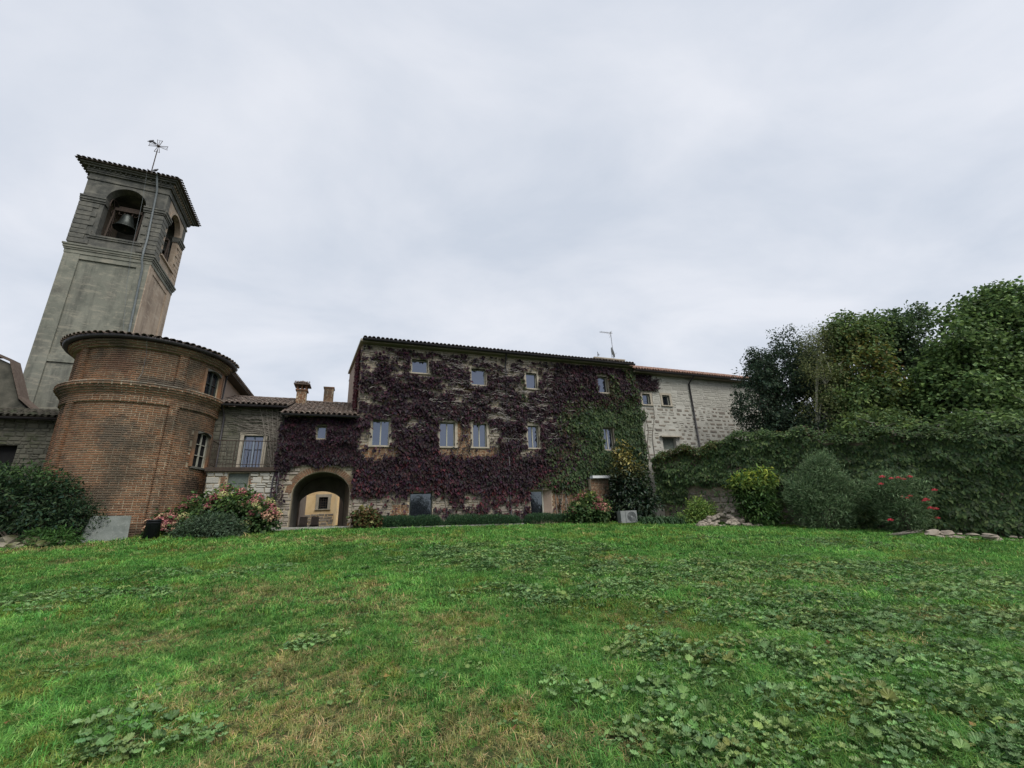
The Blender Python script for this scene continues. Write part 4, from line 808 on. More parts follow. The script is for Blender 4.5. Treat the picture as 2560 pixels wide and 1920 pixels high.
# ------------------------------------------------------------------ kerbs
def kerb(p0, p1, z0, z1, label, h=.1, w=.16):
    a, b = Vector((*p0, 0)), Vector((*p1, 0)); t = (b-a).normalized(); n_ = Vector((-t.y, t.x, 0)); L = (b-a).length; k = max(1, round(L/1.0))
    g = setp(bpy.data.objects.new('kerb', None), label, None, None, 'structure'); COL.objects.link(g)
    for i in range(k):
        q0, q1 = a + t*(L*i/k+.006), a + t*(L*(i+1)/k-.006); za, zb = z0+(z1-z0)*i/k, z0+(z1-z0)*(i+1)/k
        MB().hexa([tuple(p + n_*s + Vector((0, 0, zz_))) for zz_l in ((za-.25, zb-.25), (za, zb)) for p, s, zz_ in ((q0, 0, zz_l[0]), (q1, 0, zz_l[1]), (q1, w, zz_l[1]), (q0, w, zz_l[0]))]).build('kerb_stone', m_kerb, g)
A1, B1 = at(678, 1321, 18.35), at(872, 1317, 19.35)
kerb(A1[:2], B1[:2], A1[2]+.03, B1[2]+.03, 'thin pale stone threshold strip before the archway')
A2, B2 = at(950, 1322, 19.55), at(1310, 1310.5, 21.9)
kerb(A2[:2], B2[:2], A2[2]+.05, B2[2]+.05, 'thin pale kerb along the clipped hedge bed')

# ------------------------------------------------------------------ leaf machinery
def unit(a): return a/np.maximum(np.linalg.norm(a, axis=-1, keepdims=True), 1e-9)
def leaf_mesh(name, P, D, Nn, L, W, C, mat, parent, fold=.18, six=False, stuff=True):
    """leaves at P along D with normal Nn, length L, width W, colour C"""
    P = np.asarray(P, float); n = len(P); D = unit(D); B = unit(np.cross(D, Nn)); Nn = np.cross(B, D); L = np.broadcast_to(L, n)[:, None]; W = np.broadcast_to(W, n)[:, None]
    if not six:
        V = np.stack([P, P + D*L*.45 + B*W*.5 + Nn*W*fold, P + D*L - Nn*L*.08, P + D*L*.45 - B*W*.5 + Nn*W*fold], 1); tri = np.array([[0, 1, 2], [0, 2, 3]])
    else:
        V = np.stack([P, P + D*L*.3 + B*W*.46 + Nn*W*fold, P + D*L*.7 + B*W*.4 + Nn*W*fold*.7 - Nn*L*.05, P + D*L - Nn*L*.16, P + D*L*.7 - B*W*.4 + Nn*W*fold*.7 - Nn*L*.05, P + D*L*.3 - B*W*.46 + Nn*W*fold], 1)
        tri = np.array([[0, 1, 2], [0, 2, 3], [0, 3, 4], [0, 4, 5]])
    k = V.shape[1]; F_ = (tri[None] + (np.arange(n)*k)[:, None, None]).reshape(-1, 3); nt_ = len(F_)
    me = bpy.data.meshes.new(name); me.vertices.add(n*k); me.vertices.foreach_set('co', V.reshape(-1)); me.loops.add(nt_*3); me.loops.foreach_set('vertex_index', F_.reshape(-1).astype(np.int32))
    me.polygons.add(nt_); me.polygons.foreach_set('loop_start', np.arange(0, nt_*3, 3, dtype=np.int32)); me.update(calc_edges=True)
    ca_ = me.attributes.new('col', 'FLOAT_COLOR', 'POINT'); cc = np.ones((n, k, 4)); cc[:, :, :3] = np.asarray(C)[:, None, :]; ca_.data.foreach_set('color', cc.reshape(-1))
    me.materials.append(mat); o = bpy.data.objects.new(name, me); COL.objects.link(o); o.parent = parent
    if parent is not None and stuff: o['kind'] = 'stuff'
    return o
def wparent(o, parent):        # geometry given in world coordinates under a placed thing
    o.parent = parent; o.location = -parent.location
def pick(cols, n, var=.18):
    cols = np.array(cols); c = cols[rng.integers(0, len(cols), n)]; return np.clip(c*(1 + var*rng.standard_normal((n, 1))) + .004*rng.standard_normal((n, 3)), .003, 1)
def ell_leaves(lobes, n, clump=.25, shell=.5, per=14):
    """points clustered through the outer volume of ellipsoid lobes"""
    lob = np.array(lobes); vol = lob[:, 3]*lob[:, 4]*lob[:, 5]; vol = vol**.72; k = max(3, n//per); li = rng.choice(len(lob), k, p=vol/vol.sum())
    d = unit(rng.standard_normal((k, 3))); rr = shell + (1-shell)*rng.random(k)**.5; cc = lob[li, :3] + d*lob[li, 3:6]*rr[:, None]
    ci = rng.integers(0, k, n); sz = clump*(.6 + .8*rng.random(k)); P = cc[ci] + np.clip(rng.standard_normal((n, 3)), -1.25, 1.25)*sz[ci][:, None]
    out = unit((P - lob[li[ci], :3])/lob[li[ci], 3:6]); return P, out, ci, cc
def plant(name, label, cat, base, lobes, n, L, W, cols, clump=.12, mat=None, six=False, up=.5, droop=.3, stems=6, stem_r=.012, per=10, shell=.45, group=None, top=None, smat=None, rnd_n=.6):
    t = thing(name, label, cat, WR, *base, group); lobes = [(base[0]+l[0], base[1]+l[1], base[2]+l[2], *l[3:]) for l in lobes]
    P, out, ci, cc = ell_leaves(lobes, n, clump, shell, per)
    zg = gz(P[:, 0], P[:, 1]) + .02; P[:, 2] = np.where(P[:, 2] < zg, zg + .1*rng.random(n), P[:, 2])
    Nn = unit(out + np.array([0, 0, up*1.4]) + rnd_n*rng.standard_normal((n, 3))); D = unit(out + rnd_n*1.3*rng.standard_normal((n, 3)) + np.array([0, 0, -droop]))
    C = pick(cols, n); cl = 1 + .16*rng.standard_normal(ci.max()+1); C = C*np.clip(cl[ci], .6, 1.5)[:, None]
    if top is not None:
        zt = top[0]; f_ = np.clip((P[:, 2]-zt)/top[2], 0, 1)[:, None]*(rng.random((n, 1)) < top[3]); C = C*(1-f_) + pick(top[1], n)*f_
    o = leaf_mesh('foliage', P, D, Nn, L*(.65 + .6*rng.random(n)), W*(.7 + .5*rng.random(n)), np.clip(C, .002, 1), mat or m_leaf, None, six=six); wparent(o, t); o['kind'] = 'stuff'
    if stems:
        sm = MB(); b = Vector(base)
        for k in range(stems):
            e_ = Vector(cc[rng.integers(0, len(cc))]); b0 = b + Vector((rng.uniform(-.15, .15), rng.uniform(-.15, .15), -.05)); m_ = b0.lerp(e_, .5) + Vector((0, 0, .15)); sm.tube([b0, m_, e_], [stem_r, stem_r*.8, stem_r*.3], 5)
        s_ = sm.build('stem', smat or m_bark, None, True); wparent(s_, t)
    return t
# ------------------------------------------------------------------ creeper on the facade
def creeper(name, label, n, region, dens, colf, holes, fr=FR, dface=0.0, size=.13, thick=.16, base=(0, 0), stems=14, wisps=0):
    t = thing(name, label, 'creeper', fr, base[0], dface, base[1])
    a0, a1, z0, z1 = region; S_ = rng.uniform(a0, a1, n*3); Z_ = rng.uniform(z0, z1, n*3); keep = rng.random(n*3) < dens(S_, Z_)
    rag = .09*(vnoise(S_*5, Z_*5, 31)-.35)
    for (h0, h1, g0, g1) in holes: keep &= ~((S_ > h0-.1+rag) & (S_ < h1+.1-rag) & (Z_ > g0-.04+rag*.3) & (Z_ < g1+.2-rag*3))
    S_, Z_ = S_[keep][:n], Z_[keep][:n]; n = len(S_)
    bulge = thick*vnoise(S_*1.6, Z_*2.2, 11, 3)**1.5*1.8; dd = dface - .03 - bulge*rng.random(n)**.6
    P = np.stack([S_, dd, Z_], -1)
    Nn = unit(np.stack([.45*rng.standard_normal(n), -1+0*S_, .55+.4*rng.standard_normal(n)], -1)); D = unit(np.stack([.6*rng.standard_normal(n), -.4-.3*rng.random(n), -1+.25*rng.standard_normal(n)], -1))
    C = colf(S_, Z_); lf = leaf_mesh('leaf_layer', P, D, Nn, size*(.5+.9*rng.random(n)**1.3), size*(.38+.4*rng.random(n)), C, m_leaf, t); lf.location = PO[t.name]
    sm = MB()
    for k in range(stems):
        x = random.uniform(a0+.3, a1-.3); zt = random.uniform((z0+z1)/2, z1-.2); x2 = x + random.uniform(-1.6, 1.6); pts = []
        for i in range(13):
            u = i/12; xx, zz_ = min(max(x+(x2-x)*u+.08*math.sin(u*11+k), a0+.1), a1-.1), z0+.05+(zt-z0)*u
            if any(h0-.15 < xx < h1+.15 and g0-.15 < zz_ < g1+.15 for (h0, h1, g0, g1) in holes): break
            pts.append((xx, dface-.035, zz_))
        if len(pts) > 3: sm.tube(pts, [.03-.022*i/12 for i in range(len(pts))], 5)
    for k in range(stems*9):
        x, z = random.uniform(a0+.2, a1-.2), random.uniform(z0+.5, z1-.2)
        if any(h0-.75 < x < h1+.75 and g0-.4 < z < g1+.2 for (h0, h1, g0, g1) in holes): continue
        sm.tube(wavy(x, z, x+random.uniform(-.7, .7), z+random.uniform(-.1, .35), dface-.04, .06, 6), [.011]*4+[.005]*3, 4)
    sm.build('stem', m_stem, t)
    if wisps:
        wm_ = MB()
        for k in range(wisps):
            x, z = random.gauss(.8, 2.6), random.uniform(5.6, 10.1)
            if not (a0+.2 < x < a1-1.2) or any(h0-.5 < x < h1+.2 and g0-.15 < z < g1+.15 for (h0, h1, g0, g1) in holes): continue
            wm_.tube(wavy(x, z, x+random.uniform(.25, .6), z+random.uniform(-.12, .12), dface-.09-.08*random.random(), .06, 6), [.008, .015, .018, .015, .012, .009, .005], 4)
        wm_.build('bare_shoot', m_wisp, t)['kind'] = 'stuff'
    return t
PURP = [(.026, .014, .021), (.037, .018, .026), (.021, .013, .019), (.056, .022, .030), (.031, .021, .027), (.034, .027, .025)]
RED = [(.101, .026, .031), (.080, .026, .033), (.053, .020, .028)]
GRN = [(.043, .074, .029), (.060, .098, .037), (.035, .062, .029), (.079, .113, .043)]
OLV = [(.05, .048, .02), (.062, .04, .022), (.042, .044, .022)]
def house_col(S_, Z_):
    n = len(S_); nn = vnoise(S_*.55, Z_*.6, 3)-.5; g = np.clip((S_-4.6 - (Z_-6.0)*(.2) + nn*7)/3.4, 0, 1)*np.clip((8.9-Z_+nn*3)/1.8, 0, 1); g = np.maximum(g, np.clip((S_-8.4+nn)/.6, 0, 1)*(Z_ < 9.9)*(Z_ > 8.4)*.75*np.clip((9.3-S_)/.5, 0, 1)); g = np.maximum(g, .55*(vnoise(S_*.5+7, Z_*.5, 8) > .66)*(S_ > 2.5))
    lowred = np.clip((5.2-Z_)/2.5, 0, 1)*np.clip(vnoise(S_*.8, Z_*.8, 5)*1.6-.45, 0, 1); r_ = rng.random(n)
    C = pick(PURP, n); m_ = r_ < lowred*.85; C[m_] = pick(RED, n)[m_]; ol = np.abs(g-.45) < .3; m_ = ol & (rng.random(n) < .5); C[m_] = pick(OLV, n)[m_]; m_ = rng.random(n) < g; C[m_] = pick(GRN, n)[m_]
    return np.clip(C*(.8+.45*vnoise(S_*1.1, Z_*1.1, 14))[:, None], .002, 1)
def house_dens(S_, Z_):
    nn = .38*vnoise(S_*.9, Z_*1.3, 21, 4) + .62*vnoise(S_*2.4+.3*np.sin(Z_*3), Z_*8.5+.9*np.sin(S_*2.3+Z_), 22, 2); d = np.clip((nn-.402)*9, .02, 1)
    up = np.clip((Z_-7.0)/2, 0, 1)*np.clip((5.0-S_)/1.5, 0, 1); d = d*(1-up) + up*np.clip((nn-.47)*9, .02, .95)
    mid = np.exp(-((S_-2.2)/1.5)**2)*np.clip((Z_-5.3)/1, 0, 1); d = d*(1-.9*mid*(nn < .52))
    top = np.clip((Z_-9.85)/.35, 0, 1)*np.clip((3-S_)/2, .35, 1); d = d*(1-.7*top)
    dense = np.clip((S_-4.2)/1.5, 0, 1)*np.clip((Z_-3.2)/.5, 0, 1); d = np.maximum(d, dense*.97)
    dense2 = np.clip((4.9-Z_)/.5, 0, 1)*np.clip((Z_-2.85)/.4, 0, 1); d = np.maximum(d, dense2*np.clip((nn-.25)*5, .3, 1))
    bare = ((S_ > -1.3) & (S_ < -.28) & (Z_ > 4.9) & (Z_ < 6.5)) | ((S_ > -2.1) & (S_ < 1.25) & (Z_ > 4.45+.5*nn) & (Z_ < 5.12)) | ((S_ > -5.7) & (S_ < -4.15) & (Z_ > 4.35+.5*nn) & (Z_ < 5.15)) | ((S_ > -5.9) & (S_ < -5.3) & (Z_ > 5.0) & (Z_ < 6.1)) | ((S_ > .45) & (S_ < 1.1) & (Z_ > 5.1) & (Z_ < 6.4)); d = np.where(bare, d*.1, d)
    low = Z_ < 2.75+.35*(nn-.5); d = np.where(low & (S_ < -2.4), .05, d); d = np.where(low & (S_ >= -2.4) & (S_ < 2.8), d*.55*np.clip((nn-.35)*4, 0, 1), d); d = np.where(low & (S_ > 4) & (S_ < 7.5), .03, d)
    return d
HH = list(HW.values())
creeper('house_creeper', 'dark purple and green creeper spread over the long house front', 42000, (-6.1, 10.5, 1.3, 10.35), house_dens, house_col, HH, base=(2, 1.2), stems=26, size=.2, wisps=620)
def gate_dens(S_, Z_):
    nn = vnoise(S_*1.2, Z_*1.4, 41, 4); d = np.clip((nn-.25)*6, .2, 1); e = ((S_-(AX0+AX1)/2)/1.4)**2 + ((Z_-ASP)/1.22)**2
    d = np.where(e < 1, 0, d); d = np.where((e < 1.5) & (S_ > -7.6) & (S_ < -6.6), d*.1, d); d = np.where(Z_ < 3.9+.3*nn - np.clip((S_+9.2)*.1, 0, 1), d*.06, d); return np.where((Z_ < 3.6) & (S_ > -6.35), 0, d)
creeper('gatehouse_creeper', 'dense dark purple creeper over the archway and small window', 12500, (-9.35, -6.1, 2.6, 6.45), gate_dens, lambda S_, Z_: np.clip(pick(PURP, len(S_))*(.75+.5*vnoise(S_*1.3, Z_*1.3, 15))[:, None], .002, 1), [GWn, (-8.8, -6.05, 0, 4.1)], base=(-7.7, 4), stems=6, size=.18)
def wing_dens(S_, Z_):
    nn = vnoise(S_*1.5, Z_*1.5, 51, 4); e = 12.0 - (Z_ < 8.7)*1.1 + (Z_ > 9.2)*1.0*nn + (nn-.5)*1.3 - np.clip(5.5-Z_, 0, 1)*.6; e = np.where((Z_ > 7.9) & (Z_ < 9.05), 10.9, e); return np.clip((e-S_)*3, 0, 1)
creeper('wing_creeper', 'creeper tip reaching round onto the pale stone wing', 4500, (10.5, 13.4, 4.4, 10.1), wing_dens, lambda S_, Z_: np.where((Z_ > 8.6)[:, None], pick(PURP, len(S_)), pick(GRN, len(S_))), SWH, dface=D0, base=(11, 4.4), stems=4)
# red creeper edge on the end wall
def end_edge():
    t = thing('end_wall_creeper', 'strip of red creeper on the left end wall of the long house', 'creeper', FR, -6.2, .3, 7)
    n = 2200; d_ = .36 + 1.5*rng.random(n)**1.5; z_ = rng.uniform(6.9, 10.3, n); x_ = -6.14 - .136*(d_-.35) - .03 - .08*rng.random(n)
    P = np.stack([x_, d_, z_], -1); Nn = unit(np.stack([-np.ones(n), -.3+.4*rng.standard_normal(n), .5+.3*rng.standard_normal(n)], -1)); D = unit(np.stack([-.3+.2*rng.standard_normal(n), .6*rng.standard_normal(n), -np.ones(n)], -1))
    leaf_mesh('leaf_layer', P, D, Nn, .1*(.6+.7*rng.random(n)), .1*(.6+.5*rng.random(n)), pick([(.12, .03, .035), (.09, .028, .035), (.06, .02, .028)], n), m_leaf, t).location = PO[t.name]
    sm = MB()
    for k in range(5): sm.tube([(-6.17-.041*k, .5+.3*k, 6.9), (-6.17-.044*k, .5+.33*k, 9.5)], .012, 4)
    sm.build('stem', m_stem, t)
end_edge()

# ------------------------------------------------------------------ garden wall with ivy
W0 = np.array([8.45, 25.2]); W1 = np.array([23.7, 12.52]); WL = float(np.linalg.norm(W1-W0)); wdir = (W1-W0)/WL
WF = Frame(W0[0], W0[1], math.atan2(wdir[1], wdir[0]))      # d points away from the lawn
def wtop(a): return np.interp(a, [0, 2.5, 5.5, 9, 16], [4.75, 5.05, 5.25, 4.6, 3.9]) + .12*np.sin(np.asarray(a)*1.9) + .09*np.sin(np.asarray(a)*4.3+1)
def wbase(a): return gz(WF.x + a*WF.c, WF.y + a*WF.n)
gwl = thing('garden_wall', 'old rubble garden wall under thick ivy along the right of the lawn', 'wall', WF, WL/2, 0, .4)
mb = MB(); k = 20
for i in range(k):
    a, b = WL*i/k, WL*(i+1)/k; mb.hexa([(a, 0, -.4), (b, 0, -.4), (b, .45, -.4), (a, .45, -.4), (a, 0, float(wtop(a))-.35), (b, 0, float(wtop(b))-.35), (b, .45, float(wtop(b))-.35), (a, .45, float(wtop(a))-.35)])
gw_ = mb.build('wall', m_mortar, gwl); PO[gw_.name] = Vector()
q = courses(.2, WL-.1, -.1, 2.6, (.16, .34), (.25, .6), (), .03, keep=lambda x, z: z < float(wbase(x)) + 1.5 and z > float(wbase(x))-.1)
pieces(gw_, 'stone', face_items(q, 0, (.03, .07)), STONES, m_stone_o, m_stone_j, 150, [-abs(x-3.5) for x, z, w, h in q], 'stone_field')
def ivy_dens(S_, Z_):
    nn = vnoise(S_*1.1, Z_*1.2, 61, 4); b = wbase(S_); h = Z_-b; d = np.clip((nn-.2)*6, .25, 1); d = np.where(h < np.where(S_ < 7.5, 1.05+.5*(nn-.5), .35), np.where(S_ < 7.5, .04, .3), d); d = np.where((S_ < 5.0) & (S_ > 1.4) & (h < 1.95+.9*(nn-.5)), .03, d)
    return np.where(Z_ > wtop(S_)-.25+.7*(vnoise(S_*.9, S_*0, 66)-.5), 0, d)
WG = [(.068, .120, .047), (.097, .156, .056), (.054, .100, .041), (.127, .182, .066), (.079, .109, .056)]
def ivy_col(S_, Z_):
    n = len(S_); C = pick(WG, n); nn = vnoise(S_*1.2, Z_*1.2, 71); f = np.clip((Z_-wtop(S_)+.75)/.5, 0, 1)*np.clip((7-S_)/3, 0, 1)*(nn > .5)
    m_ = rng.random(n) < f*.7; C[m_] = pick([(.085, .10, .028), (.10, .085, .03), (.06, .08, .024)], n)[m_]; m_ = (nn > .68) & (rng.random(n) < .25); C[m_] = pick([(.11, .085, .06), (.06, .09, .04)], n)[m_]
    return np.clip(C*(.75+.55*vnoise(S_*.9, Z_*.9, 72))[:, None], .002, 1)
creeper('wall_ivy', 'thick dark green ivy hanging over the garden wall on the right', 74000, (-.2, WL, -.4, 5.4), ivy_dens, ivy_col, [], fr=WF, dface=0, size=.18, thick=.38, base=(WL/2, .4), stems=9)
def ivy_top():       # ivy lying over the wall top
    t = thing('wall_top_ivy', 'mounded ivy shoots lying over the top of the garden wall', 'ivy', WF, WL/2, .2, 4)
    n = 15000; a = rng.uniform(0, WL, n); d_ = rng.uniform(-.45, .7, n); z_ = wtop(a)-.35 + .32*np.cos((d_-.2)/.55*1.4) + .55*(vnoise(a*1.1, d_*1.3, 81)-.4) + .06*rng.standard_normal(n)
    P = np.stack([a, d_, z_], -1); Nn = unit(np.stack([.5*rng.standard_normal(n), -.4+.4*rng.standard_normal(n), 1+0*a], -1)); D = unit(np.stack([rng.standard_normal(n), -.7+.5*rng.standard_normal(n), -.4+.3*rng.standard_normal(n)], -1))
    leaf_mesh('leaf_layer', P, D, Nn, .12*(.6+.7*rng.random(n)), .11*(.6+.5*rng.random(n)), ivy_col(a, z_), m_leaf, t).location = PO[t.name]
ivy_top()
# loose stones along the wall foot
UR = []
def rock_mesh(seed):
    q = np.random.default_rng(seed); bm_ = MB(); nl, na = 4, 7; vs = [(0, 0, -.42)]
    for i in range(1, nl):
        ph = math.pi*i/nl - math.pi/2
        for j in range(na): th_ = 2*math.pi*(j+.5*(i % 2))/na; r_ = .5*(1+q.uniform(-.28, .22)); vs.append((r_*math.cos(ph)*math.cos(th_), r_*math.cos(ph)*math.sin(th_), .45*math.sin(ph)*(1+q.uniform(-.25, .2))))
    vs.append((q.uniform(-.1, .1), q.uniform(-.1, .1), .4)); fs = [(0, 1+(j+1) % na, 1+j) for j in range(na)]
    for i in range(nl-2):
        for j in range(na): a, b = 1+i*na+j, 1+i*na+(j+1) % na; c, d = a+na, b+na; fs += [(a, b, d), (a, d, c)]
    l = len(vs)-1; fs += [(1+(nl-2)*na+j, 1+(nl-2)*na+(j+1) % na, l) for j in range(na)]; return bm_.add(vs, fs)
RM = []
for k in range(6): me = mesh_of(rock_mesh(k), 'rock'); me.materials.append(m_rock); RM.append(me)
RMM = []
for k in range(4): me = mesh_of(rock_mesh(30+k), 'rock'); me.materials.append(m_mossrock); RMM.append(me)
def rock(p, sx, sy, sz, label, group, meshes=None, cat='rock', rot=None):
    o = bpy.data.objects.new('rock', random.choice(meshes or RM)); COL.objects.link(o); o.location = p; o.scale = (sx, sy, sz); o.rotation_euler = rot or (random.uniform(-.4, .4), random.uniform(-.4, .4), random.uniform(0, 6)); setp(o, label, cat, group); return o
for k in range(110):                                   # rock pile
    u = random.uniform(1742, 1905); hmax = max(0, 1-abs((u-1835)/90))*1.05
    t_ = random.random(); Y = 19.9 + t_*1.3; g = at(u, 1312, Y); x, y = g[0], g[1]; zt = float(gz(x, y)) + hmax*t_*random.uniform(.5, 1)
    s_ = random.uniform(.2, .46); rock((x, y, zt+.04), s_, s_*random.uniform(.7, 1), s_*random.uniform(.5, .8), 'grey-brown field stone in the loose rock pile below the garden wall', 'stones of the rock pile')
for k in range(26):                                   # edging stones far right
    u = 2325 + k*9.5 + random.uniform(-3, 3); Y = 16.6 - (u-2325)*.0045 + random.uniform(-.1, .15); g = at(u, 1345, Y); z = float(gz(g[0], g[1])); s_ = random.choice((.14, .2, .3, .42, .55))*random.uniform(.8, 1.2)
    rock((g[0], g[1]+random.uniform(-.15, .25), z+.03 + (.14 if k % 3 == 0 else 0)), s_, s_*.7, s_*random.uniform(.4, .6), 'flat stone in the rough edging at the foot of the ivy wall, far right', 'edging stones', rot=(random.uniform(-.15, .15), random.uniform(-.15, .15), random.uniform(0, 6)))
for k, (u, v, Y, s_, lab) in enumerate(((70, 1333, 14.6, .62, 'pale domed rock on top of the mossy mound'), (28, 1348, 14.2, .8, 'mossy rock at the left frame edge of the mound'), (85, 1352, 13.9, .7, 'long mossy rock at the front of the mound'), (45, 1362, 13.6, .55, 'low mossy rock at the foot of the mound'), (5, 1362, 13.6, .6, 'dark rock cut off by the left frame edge'), (105, 1356, 13.7, .5, 'small greenish rock at the right end of the mound'), (155, 1350, 13.9, .24, 'single pale stone lying on grass beside the mound'), (20, 1318, 14.9, .6, 'brownish rock behind the pale domed rock'))):
    g = at(u, v, Y); z = float(gz(g[0], g[1])); rock((g[0], g[1], max(z, g[2]-.05)), s_, s_*.8, s_*.55, lab, 'rocks of the mossy mound', RMM if k else RM)

# ------------------------------------------------------------------ slab and bin by the apse
P_ = at(262, 1337, 14.75); FS = Frame(P_[0], P_[1], R(38)); sl_ = thing('leaning_slab', 'grey square stone slab leaning against the apse foot', 'slab', FS, 0, 0, P_[2])
z = float(gz(P_[0], P_[1]))-.05; mb = MB(); mb.hexa([(-.62, 0, z), (.6, 0, z), (.6, .09, z), (-.62, .09, z), (-.48, .32, z+.93), (.55, .32, z+.9), (.55, .41, z+.9), (-.48, .41, z+.93)]); so_ = mb.build('slab', m_concrete, sl_)
P_ = at(378, 1338, 15.3); z = float(gz(P_[0], P_[1])); bn_ = thing('black_bin', 'black tapered plastic tub standing against the apse', 'bin', WR, P_[0], P_[1], z)
MB().lathe([(0, -.02), (.24, -.02), (.2, .62), (.215, .63), (.215, .68), (.19, .68), (.17, .1), (0, .1)], 20, (P_[0], P_[1], z)).build('tub', m_blackpl, bn_, True); MB().lathe([(.2, .56), (.225, .56), (.225, .59), (.2, .59)], 20, (P_[0], P_[1], z)).build('rim', m_blackpl, bn_)

# ------------------------------------------------------------------ shrubs
def gp_(u, Y, v=1320):
    p = at(u, v, Y); return (float(p[0]), float(p[1]), float(gz(p[0], p[1])))
DKG = [(.022, .045, .022), (.035, .065, .030), (.050, .088, .037), (.027, .056, .033)]
MDG = [(.056, .106, .035), (.075, .131, .044), (.044, .088, .033), (.094, .150, .050)]
BRG = [(.150, .255, .060), (.195, .300, .075), (.112, .210, .053), (.255, .330, .075)]
SGE = [(.07, .11, .065), (.09, .135, .08), (.055, .09, .05)]
b = gp_(70, 14.3); plant('dark_shrub', 'large dark green shrub at the far left in front of the outbuilding', 'shrub', b, [(-1.0, .2, 1.45, 1.2, .9, 1.2), (.1, .2, 1.35, .9, .8, 1.0), (.85, .2, .75, .75, .6, .7), (-2.2, .2, 1.5, 1.4, 1, 1.25)], 13000, .15, .06, DKG, .16, up=.7, stems=12, stem_r=.03, top=(b[2]+1.7, [(.07, .13, .04), (.05, .10, .035)], .6, .5))
b = gp_(175, 14.5); plant('twiggy_shrub', 'thin twiggy dark shrub between the large bush and the slab', 'shrub', b, [(0, .2, .7, .75, .5, .75)], 2600, .1, .04, DKG, .12, stems=16, stem_r=.012)
b = gp_(145, 14.0); plant('fern_clump', 'low bright green fern-like clump beneath the dark shrub', 'plant', b, [(0, 0, .2, .75, .35, .28), (-.5, 0, .2, .4, .3, .25)], 1800, .15, .04, [(.05, .12, .03), (.07, .15, .04)], .1, stems=0)
b = gp_(545, 16.9)
HL = [(-1.75, -.2, .35, .75, .6, .5), (-.7, .1, .75, .9, .7, .75), (.3, .2, .95, .9, .7, .8), (1.1, .1, .7, .85, .6, .75), (1.7, 0, .45, .6, .5, .5)]
hy = plant('big_hydrangea', 'large hydrangea with faded pink flower heads below the balcony', 'hydrangea', b, HL, 5200, .16, .11, MDG, .16, six=True, up=.9, stems=14, top=(b[2]+.9, BRG, .6, .35))
def flower_mesh(name, r, cols, seed):
    q = np.random.default_rng(seed); n = 90; d = unit(q.standard_normal((n, 3))); d = d[d[:, 2] > -.5]; n = len(d); P = d*r*(.85+.2*q.random((n, 1)))*np.array([1, 1, .8]); T = unit(np.cross(d, q.standard_normal((n, 3))))
    cols = np.array(cols); o = leaf_mesh(name, P - T*r*.16, T + .15*d, d + .25*q.standard_normal((n, 3)), r*.36, r*.36, np.clip(cols[q.integers(0, len(cols), n)]*(1+.2*q.standard_normal((n, 1))), .01, 1), m_petal, None, stuff=False); me = o.data; bpy.data.objects.remove(o); return me
PK = [flower_mesh('flower_head', .13, [(.390, .131, .144), (.494, .223, .204), (.286, .092, .111)], 1), flower_mesh('flower_head', .12, [(.468, .278, .187), (.365, .186, .144), (.546, .409, .254)], 2), flower_mesh('flower_head', .125, [(.468, .502, .204), (.546, .558, .254), (.390, .316, .170)], 3)]
def heads(t, base, lobes, n, scale=1.0, mesh_w=(.5, .35, .15), zmin=.15):
    for k in range(n):
        l = random.choice(lobes); d = Vector((random.uniform(-1, 1), random.uniform(-1, .25), random.uniform(-.15, 1))).normalized()
        p = Vector((base[0]+l[0]+d.x*l[3]*1.02, base[1]+l[1]+d.y*l[4]*1.02, max(base[2]+l[2]+d.z*l[5]*1.03, base[2]+zmin)))
        o = bpy.data.objects.new('flower_head', random.choices(PK, mesh_w)[0]); COL.objects.link(o); o.parent = t; o.location = p - t.location; s_ = scale*random.uniform(.75, 1.2); o.scale = (s_, s_, s_); o.rotation_euler = (random.uniform(-.5, .5), random.uniform(-.5, .5), random.uniform(0, 6))
heads(hy, b, HL, 36, 1.4); heads(hy, b, HL[:1], 26, 1.3, (.35, .65, 0)); heads(hy, b, HL[2:4], 12, 1.1, (.8, .2, 0)); heads(hy, b, HL[3:], 10, .85, (.1, .2, .7))
b = gp_(524, 15.7); plant('sage_shrub', 'low grey-green sage-like shrub in front of the large hydrangea', 'shrub', b, [(-.6, 0, .25, .65, .5, .4), (.1, 0, .35, .75, .55, .5), (.75, 0, .25, .5, .45, .38)], 5200, .12, .042, SGE, .1, up=.8, stems=8)
b = gp_(905, 19.35); h2 = [(0, 0, .4, .5, .4, .5), (.25, .1, .3, .5, .4, .35)]; hy = plant('arch_hydrangea', 'small rusty hydrangea beside the right foot of the arch', 'hydrangea', b, h2, 1700, .15, .1, [(.06, .09, .03), (.14, .08, .04), (.10, .10, .035)], .12, six=True, stems=8, top=(b[2]+.75, [(.4, .36, .09), (.28, .26, .07)], .3, .7)); heads(hy, b, h2, 7, .8, (.2, .6, .2))
HGC = [(.037, .088, .041), (.058, .119, .051), (.048, .102, .058), (.076, .145, .061)]
